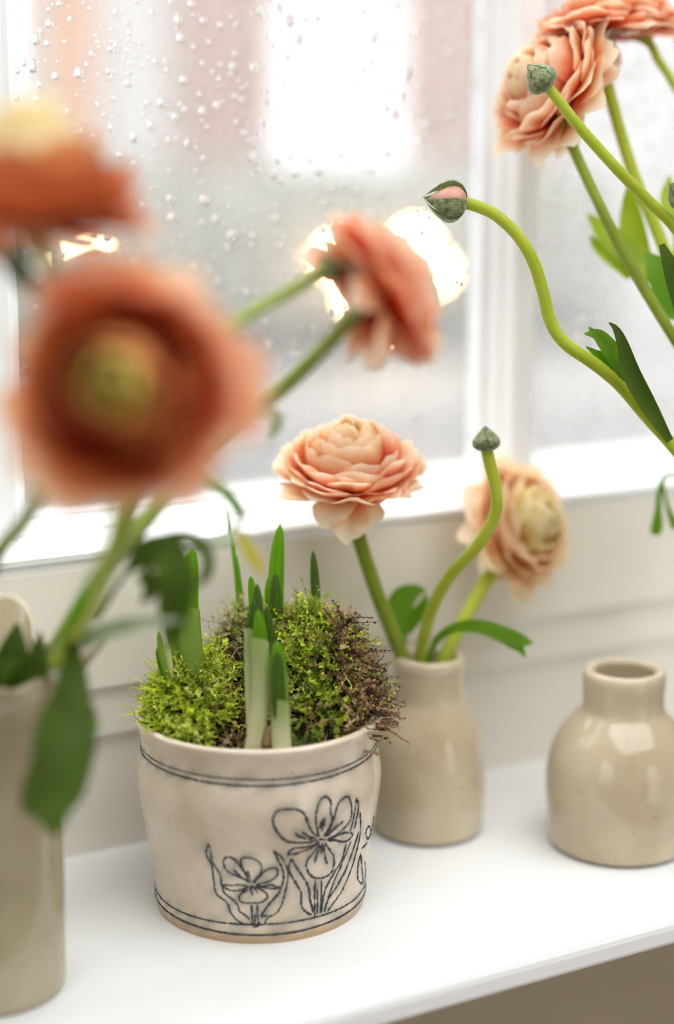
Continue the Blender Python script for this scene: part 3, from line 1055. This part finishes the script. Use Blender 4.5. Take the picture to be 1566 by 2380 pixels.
shoot('dark slim daffodil shoot just left of the thick green shoot', .775,
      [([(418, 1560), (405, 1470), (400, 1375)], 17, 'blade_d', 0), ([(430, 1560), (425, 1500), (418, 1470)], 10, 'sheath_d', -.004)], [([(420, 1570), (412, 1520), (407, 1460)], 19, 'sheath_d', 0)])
shoot('small tuft of thin pale green leaf tips at the far left of the pot', .765,
      [([(390, 1580), (376, 1520), (368, 1468)], 8, 'sheath_d', 0), ([(400, 1580), (392, 1535), (386, 1492)], 8, 'sheath', .002), ([(384, 1580), (372, 1540), (366, 1505)], 7, 'blade', .003)], [])
shoot('tall thin grassy daffodil leaf at the back of the pot behind the curled leaf', .815,
      [([(572, 1530), (560, 1430), (551, 1350), (541, 1270), (527, 1178)], 5.5, 'blade', .004), ([(574, 1530), (562, 1430), (556, 1380), (547, 1284)], 9, 'blade', 0)], [])
shoot('front daffodil shoot with long white sheath and brown bulb at the pot rim', .7385,
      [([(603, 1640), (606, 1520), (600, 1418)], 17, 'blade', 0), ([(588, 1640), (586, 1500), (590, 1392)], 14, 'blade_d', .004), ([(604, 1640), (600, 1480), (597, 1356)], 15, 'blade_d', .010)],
      [([(586, 1750), (600, 1680), (606, 1590), (604, 1490)], 21, 'sheath', -.0005), ([(590, 1700), (586, 1600), (583, 1468)], 17, 'sheath', .004)], (624, 1716, 25))
shoot('front daffodil shoot with pale base right beside the white sheathed one', .735,
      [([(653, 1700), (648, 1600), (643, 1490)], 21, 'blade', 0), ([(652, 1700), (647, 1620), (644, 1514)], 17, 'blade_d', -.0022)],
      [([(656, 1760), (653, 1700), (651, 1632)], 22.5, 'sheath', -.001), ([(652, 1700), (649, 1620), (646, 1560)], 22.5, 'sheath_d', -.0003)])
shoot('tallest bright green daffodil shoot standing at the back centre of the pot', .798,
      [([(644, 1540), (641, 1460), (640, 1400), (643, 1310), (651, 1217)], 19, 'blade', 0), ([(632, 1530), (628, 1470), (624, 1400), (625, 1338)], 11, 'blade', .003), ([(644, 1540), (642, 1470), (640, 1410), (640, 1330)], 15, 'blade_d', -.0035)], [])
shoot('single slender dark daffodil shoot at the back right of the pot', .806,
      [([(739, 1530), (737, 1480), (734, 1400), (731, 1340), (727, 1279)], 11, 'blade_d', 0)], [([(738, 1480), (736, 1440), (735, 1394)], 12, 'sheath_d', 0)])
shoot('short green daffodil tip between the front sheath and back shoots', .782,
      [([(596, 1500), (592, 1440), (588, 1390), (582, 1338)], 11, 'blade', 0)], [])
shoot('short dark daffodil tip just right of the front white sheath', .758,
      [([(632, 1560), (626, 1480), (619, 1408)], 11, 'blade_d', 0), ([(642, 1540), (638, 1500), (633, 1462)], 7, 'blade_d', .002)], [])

# ------------------------------------------------------------------ ranunculus
PEACH = [(0.0, (.78, .06, .015)), (.45, (.88, .15, .045)), (.68, (.94, .38, .19)), (.85, (.96, .65, .41)), (1.0, (.98, .86, .68))]
PEACH_IN = [(0.0, (.80, .12, .02)), (.45, (.92, .32, .08)), (.72, (.955, .60, .32)), (1.0, (.98, .86, .66))]
APRI = [(0.0, (.76, .20, .02)), (.35, (.90, .40, .11)), (.65, (.95, .62, .31)), (1.0, (.97, .82, .60))]
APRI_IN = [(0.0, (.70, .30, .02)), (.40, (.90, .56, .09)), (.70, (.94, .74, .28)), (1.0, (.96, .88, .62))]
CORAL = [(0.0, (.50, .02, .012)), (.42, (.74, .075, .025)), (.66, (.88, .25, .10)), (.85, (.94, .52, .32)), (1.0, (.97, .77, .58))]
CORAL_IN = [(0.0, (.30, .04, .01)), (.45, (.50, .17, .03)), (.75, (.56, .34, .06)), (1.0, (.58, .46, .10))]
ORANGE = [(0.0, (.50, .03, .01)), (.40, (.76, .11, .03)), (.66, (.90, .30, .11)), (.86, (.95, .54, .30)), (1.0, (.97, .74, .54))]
SHADE_RED = [(0.0, (.22, .012, .008)), (.45, (.40, .035, .014)), (.75, (.56, .10, .035)), (1.0, (.72, .27, .10))]  # shade between and under petals, put into their colour
for nm, st in (('PEACH', PEACH), ('PEACH_IN', PEACH_IN), ('APRI', APRI), ('APRI_IN', APRI_IN), ('CORAL', CORAL), ('CORAL_IN', CORAL_IN), ('WINE', SHADE_RED), ('ORANGE', ORANGE)):
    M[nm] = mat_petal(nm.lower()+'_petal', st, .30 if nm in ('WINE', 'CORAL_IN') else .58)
M['stem'] = mat_green('yellow_green_stem', (.38, .45, .03), (.48, .54, .06), .30, .5, sheen=.3, tcol=(.66, .74, .04))
M['stem_d'] = mat_green('olive_stem', (.20, .27, .02), (.27, .34, .03), .2, .5, sheen=.25, tcol=(.4, .5, .03))
M['stem_p'] = mat_green('soft_green_stem', (.28, .36, .07), (.38, .46, .12), .25, .5, sheen=.6, tcol=(.45, .55, .06))
M['sepal'] = mat_green('downy_sepal', (.09, .12, .035), (.44, .50, .28), .15, .7, 3.0, sheen=.6, tcol=(.3, .4, .1), nscale=420)
M['leaf'] = mat_green('flower_leaf', (.12, .24, .012), (.18, .32, .02), .45, .5, tcol=(.32, .62, .012))
M['leaf_d'] = mat_green('dark_flower_leaf', (.055, .10, .008), (.085, .145, .014), .3, .5, tcol=(.18, .32, .01))
M['leaf_l'] = mat_green('lime_leaf', (.30, .42, .02), (.42, .54, .04), .50, .4, tcol=(.60, .72, .02))
M['leaf_p'] = mat_green('pale_underside_leaf', (.40, .50, .32), (.54, .62, .45), .3, .5, tcol=(.45, .58, .25))
M['leaf_y'] = mat_green('yellow_leaf', (.50, .46, .05), (.58, .54, .10), .4, .5, tcol=(.7, .66, .05))
M['button'] = mat_plain('mustard_flower_eye', (.30, .22, .03), (.46, .35, .06), 300, .6, .6, 600)

def petal_mesh(name, mat, R, r, heq, hh, phi_end, A, rg, droop=0.0, curl=0.0, tipk=.22, ruf=.03, cup=.03, point=0.0, s0=.10):
    nu, nv = 9, 11
    V, UV, F = [], [], []
    ph = rg.uniform(0, 6.28)
    ph2 = rg.uniform(0, 6.28)
    asym = rg.normal(0, .06)
    for i in range(nv):
        for j in range(nu):
            u = -1+2*j/(nu-1)
            s = s0+(1-s0)*i/(nv-1)
            vv = s*(1-tipk*abs(u+asym)**3.0+point*(1-abs(u))**2*.2 - .02*math.cos(7*u+ph2)*(i/(nv-1)))
            phi = math.radians(180-vv*(180-phi_end))
            sw = min(1.0, vv/.62)
            az = u*A*(.28+.72*math.sin(sw*math.pi/2))
            rad = r*math.sin(phi)
            z = heq+(heq if phi > math.pi/2 else hh)*math.cos(phi)
            k = 1+cup*u*u*vv+ruf*math.sin(3.2*math.pi*u*.5+ph)*vv*vv
            rad *= k
            e = max(0.0, vv-.72)
            rad += curl*R*e*e*6
            z -= droop*R*vv**3
            z += ruf*R*.5*math.sin(2.6*u+ph2)*vv*vv
            # flatten each petal so that it is a blade, not a slice of a ball
            x = rad*math.cos(az)
            y = rad*math.sin(az)
            V.append((x, y, z))
            UV.append(((u+1)/2, vv))
    for i in range(nv-1):
        for j in range(nu-1):
            F.append((i*nu+j, i*nu+j+1, (i+1)*nu+j+1, (i+1)*nu+j))
    return MB().add(V, F, UV).mesh(name, mat)

def frame_from_axis(ax, spin):
    ax = unit(ax)
    a = unit(np.cross(ax, [0.3, 0.2, 0.9] if abs(ax[2]) < .9 else [1, 0, 0]))
    b = np.cross(ax, a)
    ca, sa = math.cos(spin), math.sin(spin)
    a2, b2 = a*ca+b*sa, b*ca-a*sa
    return Matrix(((a2[0], b2[0], ax[0], 0), (a2[1], b2[1], ax[1], 0), (a2[2], b2[2], ax[2], 0), (0, 0, 0, 1)))

LAYERS = [  # radius, petals, half angle deg, end polar angle
    (.12, 3, 75, 44), (.19, 4, 62, 36), (.28, 5, 52, 34), (.38, 6, 44, 40), (.49, 7, 38, 50), (.60, 8, 33, 61), (.71, 9, 30, 72),
    (.81, 10, 27, 83), (.90, 10, 25, 94), (.97, 10, 24, 104), (1.0, 8, 23, 114)]

def add_stem(o, pts, r0, r1, mat, extra=None):
    c = spline([P(*p) for p in pts] if extra is None else [np.array(extra)]+[P(*p) for p in pts], 44)
    return put('stem', MB().tube(c, np.linspace(r0, r1, 44), 12), M[mat], o)

def leaf_part(o, lobes, mat, hint=None, fold=.25, name='leaf'):
    """lobes: lists of (px, py, depth, half width px); each lobe is a tapering blade of one leaf"""
    mb = MB()
    for lb in lobes:
        rows = [np.r_[P(x, y, d), wd*d/FPX] for x, y, d, wd in lb]
        s = spline(rows, 18)
        h = HF*-1.0+np.array([0, 0, .35]) if hint is None else hint
        mb.ribbon(s[:, :3], np.maximum(s[:, 3], .0002), h, fold, .0006)
    return put(name, mb, M[mat], o)

def ranunculus(label, head, axis, R, mo, mi, seed, stem, rs, smat, layers=LAYERS, opn=0.0, inner=4, hscale=1.0, droopers=4, spin=0.0, group='ranunculus flowers', base_at=None, mids=None, loose=1.0):
    rg = np.random.default_rng(seed)
    ax = unit(axis)
    ctr = P(*head)
    org = ctr-ax*R*.42*hscale
    foot = P(*stem[-1])
    o = empty('ranunculus', foot)
    tag(o, label, 'flower', group)
    K = len(layers)
    for k, (rk, n, A, pe) in enumerate(layers):
        t = k/(K-1)
        heq = R*(.50-.22*t)*hscale
        hh = R*(.42-.06*t)*hscale
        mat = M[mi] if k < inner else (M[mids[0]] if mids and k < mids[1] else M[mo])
        variants = []
        for q in range(2 if k < 3 else 3):
            last = k >= K-2
            dro = rg.uniform(.0, .10)*t*loose
            if last:
                dro = rg.uniform(.0, .30)*loose
            variants.append(petal_mesh('petal', mat, R, rk*R*rg.uniform(.97, 1.05), heq, hh,
                max(8, pe+opn*t+rg.normal(0, 3+4*t)), math.radians(A*rg.uniform(.88, 1.1)), rg, dro, rg.uniform(.0, .42)*t,
                rg.uniform(.14, .26), rg.uniform(.015, .06)*(.4+t), rg.uniform(-.05, .07), .4 if last and rg.random() < .5 else 0))
        a0 = rg.uniform(0, 6.28)
        for q in range(n):
            me = variants[q % len(variants)]
            sp = a0+2*math.pi*q/n+rg.normal(0, .09)
            wob = Matrix.Rotation(rg.normal(0, .035+.05*t), 4, 'Y') @ Matrix.Rotation(rg.normal(0, .05), 4, 'X')
            mw = Matrix.Translation(Vector(org)) @ frame_from_axis(ax, spin) @ Matrix.Rotation(sp, 4, 'Z') @ wob
            link('petal', me, o, mw)
    for q in range(droopers):                      # loose outer petals hanging below the head
        me = petal_mesh('petal', M[mo], R, R*rg.uniform(.62, .92), R*.20, R*.3, rg.uniform(112, 128), math.radians(rg.uniform(19, 27)), rg,
                        rg.uniform(.28, .55), .1, .16, .07, .05, .35)
        fm = np.array(frame_from_axis(ax, spin))[:3, :3]
        cand = rg.uniform(0, 6.28, 6)
        sp = min(cand, key=lambda a: (fm @ np.array([math.cos(a), math.sin(a), 0]))[2]+rg.normal(0, .25))
        link('petal', me, o, Matrix.Translation(Vector(org)) @ frame_from_axis(ax, spin) @ Matrix.Rotation(sp, 4, 'Z'))
    th = np.linspace(0, math.pi, 10)
    g = MB().lathe([(max(1e-4, R*.13*math.sin(a)), -R*.12*math.cos(a)) for a in th], 16)
    put('eye', g, M['button'], o, world=Matrix.Translation(Vector(org+ax*R*.62*hscale)) @ frame_from_axis(ax, 0))
    for q in range(5):                             # sepals under the head
        me = petal_mesh('sepal', M['sepal'], R, R*.36, R*.14, R*.1, 104, math.radians(28), rg, .10, .2, .5, .02, .0, .8)
        link('sepal', me, o, Matrix.Translation(Vector(org-ax*R*.03)) @ frame_from_axis(ax, spin+q*1.257))
    c = spline([org+ax*R*.05]+[org-ax*R*.18]+[P(*p) for p in stem], 52)
    put('stem', MB().tube(c, np.linspace(rs, rs*1.1, 52), 12), M[smat], o)
    return o

def bud(label, base, axis, length, rad, seed, stem, rs, smat, split=False, group='ranunculus buds'):
    rg = np.random.default_rng(seed)
    ax = unit(axis)
    b = P(*base)
    foot = P(*stem[-1])
    o = empty('ranunculus_bud', foot)
    tag(o, label, 'bud', group)
    fr = Matrix.Translation(Vector(b)) @ frame_from_axis(ax, 0)
    def prof(s):
        return rad*1.06*max(0.0, math.sin(math.pi*min(1, s**.70)))**.92*(1-.12*s)
    core = MB().lathe([(max(1e-4, prof(s)*.88), length*(.02+.90*s)) for s in np.linspace(0, 1, 14)], 20)
    put('petal', core, M['bud_petal'], o, world=fr)
    for q in range(5):
        V, UV, F = [], [], []
        nu, nv = 7, 13
        wide = .80
        off = 1.0+.05*(q % 2)
        for i in range(nv):
            s = i/(nv-1)
            for j in range(nu):
                u = -1+2*j/(nu-1)
                a = u*wide*(1-.55*s**2.2)+(0)
                opn = (.16*rad*math.sin(s*math.pi) if split and q in (1, 3) else 0)
                r = prof(s)*off*(1.0-.06*u*u)+opn+.0003
                V.append((r*math.cos(a), r*math.sin(a), length*s*(1.0+.03*off)))
                UV.append(((u+1)/2, s))
        F = [(i*nu+j, i*nu+j+1, (i+1)*nu+j+1, (i+1)*nu+j) for i in range(nv-1) for j in range(nu-1)]
        ang = q*1.257+seed*.7
        if split and q == 0:
            continue
        put('sepal', MB().add(V, F, UV), M['sepal'], o, world=fr @ Matrix.Rotation(ang, 4, 'Z'))
    c = spline([b+ax*length*.10]+[P(*p) for p in stem], 56)
    r_ = np.linspace(rs*.95, rs*1.1, 56)
    put('stem', MB().tube(c, r_, 12), M[smat], o)
    # down on the stem and bud
    hv = MB()
    for i in range(1100):
        if rg.random() < .62:
            k = rg.integers(1, 40)
            p = c[k]*(1-.5)+c[k+1]*.5
            t = unit(c[k+1]-c[k])
            d = unit(np.cross(t, rg.normal(0, 1, 3)))
            p = p+d*rs*.97+t*rg.uniform(-.5, .5)*np.linalg.norm(c[k+1]-c[k])
        else:
            s = rg.uniform(.05, .9)
            a = rg.uniform(0, 6.28)
            q = fr @ Vector((prof(s)*1.02*math.cos(a), prof(s)*1.02*math.sin(a), length*s))
            p = np.array(q)
            d = unit(p-(b+ax*length*s)+ax*.3*rad)
        sd = unit(np.cross(d, rg.normal(0, 1, 3)))*.00005
        L = rg.uniform(.0005, .0014)
        hv.add([p-sd, p+sd, p+d*L], [(0, 1, 2)])
    h = put('down', hv, M['down'], o, smooth=False)
    h['kind'] = 'stuff'
    return o
M['bud_petal'] = mat_plain('furled_bud_petal', (.48, .22, .16), (.62, .33, .24), 160, .5)
M['down'] = mat_green('white_down', (.70, .72, .62), (.8, .82, .72), .5, .8)

# --- stems in the right hand jug
o = ranunculus('peach ranunculus facing left in front of the window bar, below the topmost bloom', (1246, 180, .835), view_dir(-.74, .36, .42), .0385, 'PEACH', 'PEACH_IN', 21,
    [(1292, 250, .832), (1330, 340, .826), (1390, 470, .82), (1450, 590, .815), (1520, 710, .81), (1600, 840, .81), (1700, 1010, .81), (1790, 1200, .815), (1830, 1420, .82)], .0026, 'stem_d', opn=4, droopers=5)
o = ranunculus('topmost orange ranunculus cut by the top edge, its pale stem reaching down right', (1372, 26, .850), view_dir(-.12, .95, .02), .0310, 'CORAL', 'PEACH_IN', 22,
    [(1397, 118, .850), (1412, 200, .85), (1445, 320, .85), (1478, 420, .848), (1520, 520, .845), (1560, 620, .84), (1640, 800, .835), (1750, 1080, .83), (1835, 1420, .825)], .0030, 'stem', opn=8, droopers=4)
leaf_part(o, [[(1578, 662, .839, 6), (1520, 650, .845, 18), (1480, 600, .852, 34), (1468, 530, .855, 30), (1463, 470, .857, 18), (1461, 425, .858, 3)],
              [(1480, 620, .852, 26), (1435, 570, .856, 30), (1400, 535, .858, 24), (1366, 498, .86, 3)],
              [(1470, 640, .852, 18), (1425, 600, .856, 22), (1390, 575, .858, 14), (1372, 548, .86, 3)]], 'leaf_l')
leaf_part(o, [[(1562, 622, .841, 5), (1584, 545, .851, 24), (1552, 468, .858, 20), (1556, 408, .86, 3)]], 'leaf_l')
leaf_part(o, [[(1606, 726, .837, 7), (1562, 715, .836, 30), (1530, 630, .837, 30), (1500, 585, .84, 4)]], 'leaf')
o = ranunculus('orange ranunculus at the top right corner behind the topmost bloom', (1466, 2, .866), view_dir(.15, .95, .1), .0270, 'CORAL', 'PEACH_IN', 23,
    [(1506, 98, .862), (1530, 140, .86), (1566, 195, .858), (1640, 330, .852), (1720, 560, .845), (1800, 900, .835), (1850, 1420, .83)], .0022, 'stem', droopers=2)
o = bud('downy green pointed bud in front of the left facing peach ranunculus', (1278, 208, .780), view_dir(-.70, .72, .15), .0150, .0072, 31,
    [(1300, 236, .780), (1335, 282, .78), (1390, 345, .782), (1450, 410, .785), (1510, 470, .79), (1580, 545, .795), (1680, 720, .80), (1780, 1050, .81), (1830, 1420, .82)], .0026, 'stem')
o = bud('nodding green bud splitting to show pink petal, on a long curved stem', (1088, 472, .775), view_dir(-.98, .10, .12), .0205, .0082, 32,
    [(1115, 482, .775), (1155, 502, .775), (1205, 550, .775), (1240, 610, .776), (1262, 680, .778), (1280, 750, .78), (1315, 800, .78), (1380, 845, .785), (1440, 895, .79), (1500, 965, .795), (1566, 1040, .80), (1660, 1160, .805), (1760, 1290, .81), (1825, 1420, .82)], .0029, 'stem', True)
leaf_part(o, [[(1555, 1025, .792, 9), (1505, 945, .786, 20), (1465, 870, .781, 22), (1445, 800, .778, 14), (1430, 765, .777, 8), (1415, 750, .776, 2)]], 'leaf_d', fold=.5)
leaf_part(o, [[(1470, 900, .790, 12), (1440, 845, .787, 22), (1408, 800, .786, 20), (1385, 778, .785, 14), (1358, 776, .784, 2)],
              [(1450, 880, .791, 8), (1410, 838, .789, 14), (1382, 820, .788, 8), (1362, 806, .787, 2)],
              [(1425, 815, .787, 8), (1395, 785, .786, 9), (1378, 770, .785, 6), (1368, 760, .785, 2)]], 'leaf')
leaf_part(o, [[(1625, 1108, .803, 5), (1640, 940, .79, 12), (1600, 760, .777, 22), (1568, 650, .771, 24), (1537, 568, .769, 7)]], 'leaf_d')
o = bud('green bud cut off by the right edge beside a lime leaf', (1600, 470, .79), view_dir(-.6, .5, .3), .0130, .0068, 34,
    [(1625, 520, .79), (1680, 650, .795), (1770, 950, .805), (1835, 1420, .82)], .0024, 'stem')
leaf_part(o, [[(1800, 1180, .8125, 4), (1710, 1160, .845, 4), (1610, 1120, .872, 4), (1552, 1103, .878, 5), (1533, 1135, .88, 6), (1529, 1185, .88, 8), (1526, 1222, .88, 14), (1520, 1243, .88, 11)],
              [(1540, 1125, .88, 4), (1550, 1175, .88, 5), (1562, 1210, .88, 9), (1570, 1230, .88, 8)]], 'leaf')

# --- stems in the middle bottle
o = ranunculus('peach ranunculus in full bloom, centre of the picture, on a straight stem', (815, 1046, .830), view_dir(.03, .88, .46), .0365, 'PEACH', 'PEACH_IN', 26,
    [(816, 1180, .836), (838, 1265, .842), (880, 1390, .852), (912, 1470, .860), (938, 1545, .8660), (965, 1700, .875)], .0036, 'stem_d', opn=0, droopers=6, hscale=1.16)
leaf_part(o, [[(940, 1500, .864, 6), (925, 1440, .868, 26), (935, 1395, .870, 30), (965, 1375, .870, 18), (988, 1372, .868, 3)],
              [(945, 1470, .868, 10), (968, 1430, .868, 16), (985, 1400, .866, 10), (990, 1380, .866, 3)]], 'leaf')
o = ranunculus('apricot yellow ranunculus turned to the right, behind the small upright bud', (1242, 1205, .895), view_dir(.64, .22, .60), .0360, 'APRI', 'APRI_IN', 25,
    [(1150, 1310, .893), (1118, 1370, .888), (1078, 1440, .880), (1043, 1510, .872), (1018, 1580, .870), (1005, 1700, .875)], .0036, 'stem', opn=-6, droopers=5, inner=5)
leaf_part(o, [[(990, 1560, .864, 5), (1012, 1490, .858, 8), (1060, 1458, .852, 12), (1120, 1458, .848, 17), (1180, 1480, .846, 20), (1215, 1490, .845, 14), (1238, 1494, .845, 2)],
              [(1150, 1472, .847, 10), (1190, 1492, .846, 16), (1210, 1510, .845, 9), (1220, 1528, .845, 2)]], 'leaf')
o = bud('small upright green bud on an S curved stem before the apricot flower', (1131, 1051, .800), view_dir(-.06, 1, .12), .0122, .0064, 33,
    [(1140, 1085, .801), (1151, 1130, .802), (1152, 1190, .806), (1112, 1265, .815), (1052, 1330, .83), (1010, 1400, .845), (985, 1480, .858), (975, 1560, .866), (972, 1700, .874)], .0030, 'stem')

# --- stems in the left jug
o = ranunculus('coral ranunculus drooping towards the window, seen from behind, centre top', (922, 650, .640), view_dir(.74, .50, -.25), .0335, 'CORAL', 'PEACH_IN', 24,
    [(828, 728, .645), (760, 800, .655), (680, 880, .665), (600, 950, .67), (510, 1030, .67), (430, 1105, .665), (340, 1210, .66), (265, 1300, .66), (200, 1390, .665), (120, 1520, .68), (0, 1760, .705)], .0031, 'stem_p', opn=4, droopers=4)
leaf_part(o, [[(590, 962, .668, 6), (622, 960, .664, 14), (645, 972, .662, 16), (640, 1000, .662, 12), (622, 1028, .662, 2)]], 'leaf_p')
leaf_part(o, [[(415, 1115, .66, 6), (470, 1112, .655, 10), (520, 1140, .652, 12), (553, 1182, .652, 13), (562, 1205, .652, 8), (550, 1228, .652, 2)]], 'leaf')
leaf_part(o, [[(225, 1440, .66, 5), (265, 1375, .65, 5), (300, 1325, .642, 8), (335, 1290, .636, 34), (385, 1285, .632, 42), (410, 1340, .63, 44), (405, 1420, .632, 38), (395, 1500, .636, 8)],
              [(330, 1330, .636, 18), (350, 1355, .634, 22), (345, 1385, .634, 14), (325, 1402, .634, 3)],
              [(345, 1262, .636, 6), (400, 1248, .632, 14), (450, 1255, .63, 16), (482, 1290, .63, 14), (480, 1335, .63, 14), (455, 1365, .63, 3)]], 'leaf_d')
leaf_part(o, [[(430, 1255, .632, 4), (485, 1268, .636, 10), (530, 1250, .64, 12), (549, 1215, .642, 5)]], 'leaf_p')
leaf_part(o, [[(545, 1228, .642, 6), (568, 1262, .64, 14), (592, 1302, .638, 16), (616, 1342, .637, 2)]], 'leaf_y')
o = bud('small dark green bud touching the drooping coral flower, on a pale stem', (752, 622, .640), view_dir(.75, .25, -.5), .0100, .0054, 35,
    [(735, 640, .639), (660, 685, .63), (570, 735, .62), (480, 820, .61), (400, 950, .61), (340, 1100, .62), (260, 1300, .64), (190, 1440, .66), (110, 1570, .685), (0, 1760, .705)], .0028, 'stem_p')
leaf_part(o, [[(150, 1520, .66, 8), (230, 1475, .645, 20), (320, 1450, .63, 18), (420, 1440, .62, 4)]], 'leaf_p')
o = ranunculus('huge blurred coral ranunculus with a dark yellow eye in the left foreground', (280, 895, .500), view_dir(-.10, .02, 1), .0400, 'ORANGE', 'CORAL_IN', 28,
    [(272, 1195, .535), (250, 1290, .56), (228, 1385, .60), (190, 1455, .64), (105, 1570, .68), (-20, 1780, .705)], .0026, 'stem', opn=16, droopers=2, inner=3, mids=('WINE', 7), hscale=.8)  # middle layers carry the shade inside the cup as colour
leaf_part(o, [[(165, 1480, .655, 8), (170, 1560, .64, 30), (160, 1640, .63, 52), (148, 1710, .62, 74), (135, 1790, .615, 72), (118, 1860, .612, 66), (125, 1915, .61, 28), (130, 1945, .61, 4)],
              [(170, 1600, .636, 14), (188, 1660, .628, 34), (200, 1715, .622, 30), (222, 1745, .62, 4)], [(120, 1740, .618, 20), (90, 1810, .614, 34), (72, 1860, .612, 26), (62, 1895, .612, 4)]], 'leaf_d', hint=HF*-1+RGT*.3)
leaf_part(o, [[(140, 1520, .662, 8), (185, 1420, .635, 24), (225, 1340, .605, 26), (258, 1255, .572, 4)]], 'leaf', hint=HF*-1+RGT*.4)
leaf_part(o, [[(120, 1560, .66, 8), (150, 1590, .645, 24), (160, 1650, .635, 26), (150, 1720, .63, 3)]], 'leaf_p', hint=HF*-1)
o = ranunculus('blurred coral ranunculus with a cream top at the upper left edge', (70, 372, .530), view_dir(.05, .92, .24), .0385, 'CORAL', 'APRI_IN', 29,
    [(100, 560, .540), (130, 800, .56), (110, 1080, .585), (60, 1205, .61), (-10, 1300, .64), (-60, 1500, .69), (-70, 1760, .71)], .0026, 'stem_d', opn=6, droopers=2, inner=5, mids=('WINE', 10), hscale=1.32)  # lit top and shaded underside are put into the petal colours
leaf_part(o, [[(90, 700, .56, 6), (50, 640, .555, 24), (15, 580, .55, 24), (-20, 530, .55, 4)]], 'leaf_d')
for lb in ([(10, 1760, .70, 10), (25, 1640, .69, 40), (30, 1540, .685, 42), (40, 1450, .685, 6)], [(60, 1740, .69, 10), (75, 1620, .675, 34), (85, 1540, .67, 26), (95, 1470, .67, 4)],
           [(-30, 1720, .69, 10), (-20, 1620, .675, 40), (5, 1560, .665, 30), (45, 1540, .66, 4)]):
    leaf_part(o, [lb], 'leaf_d')
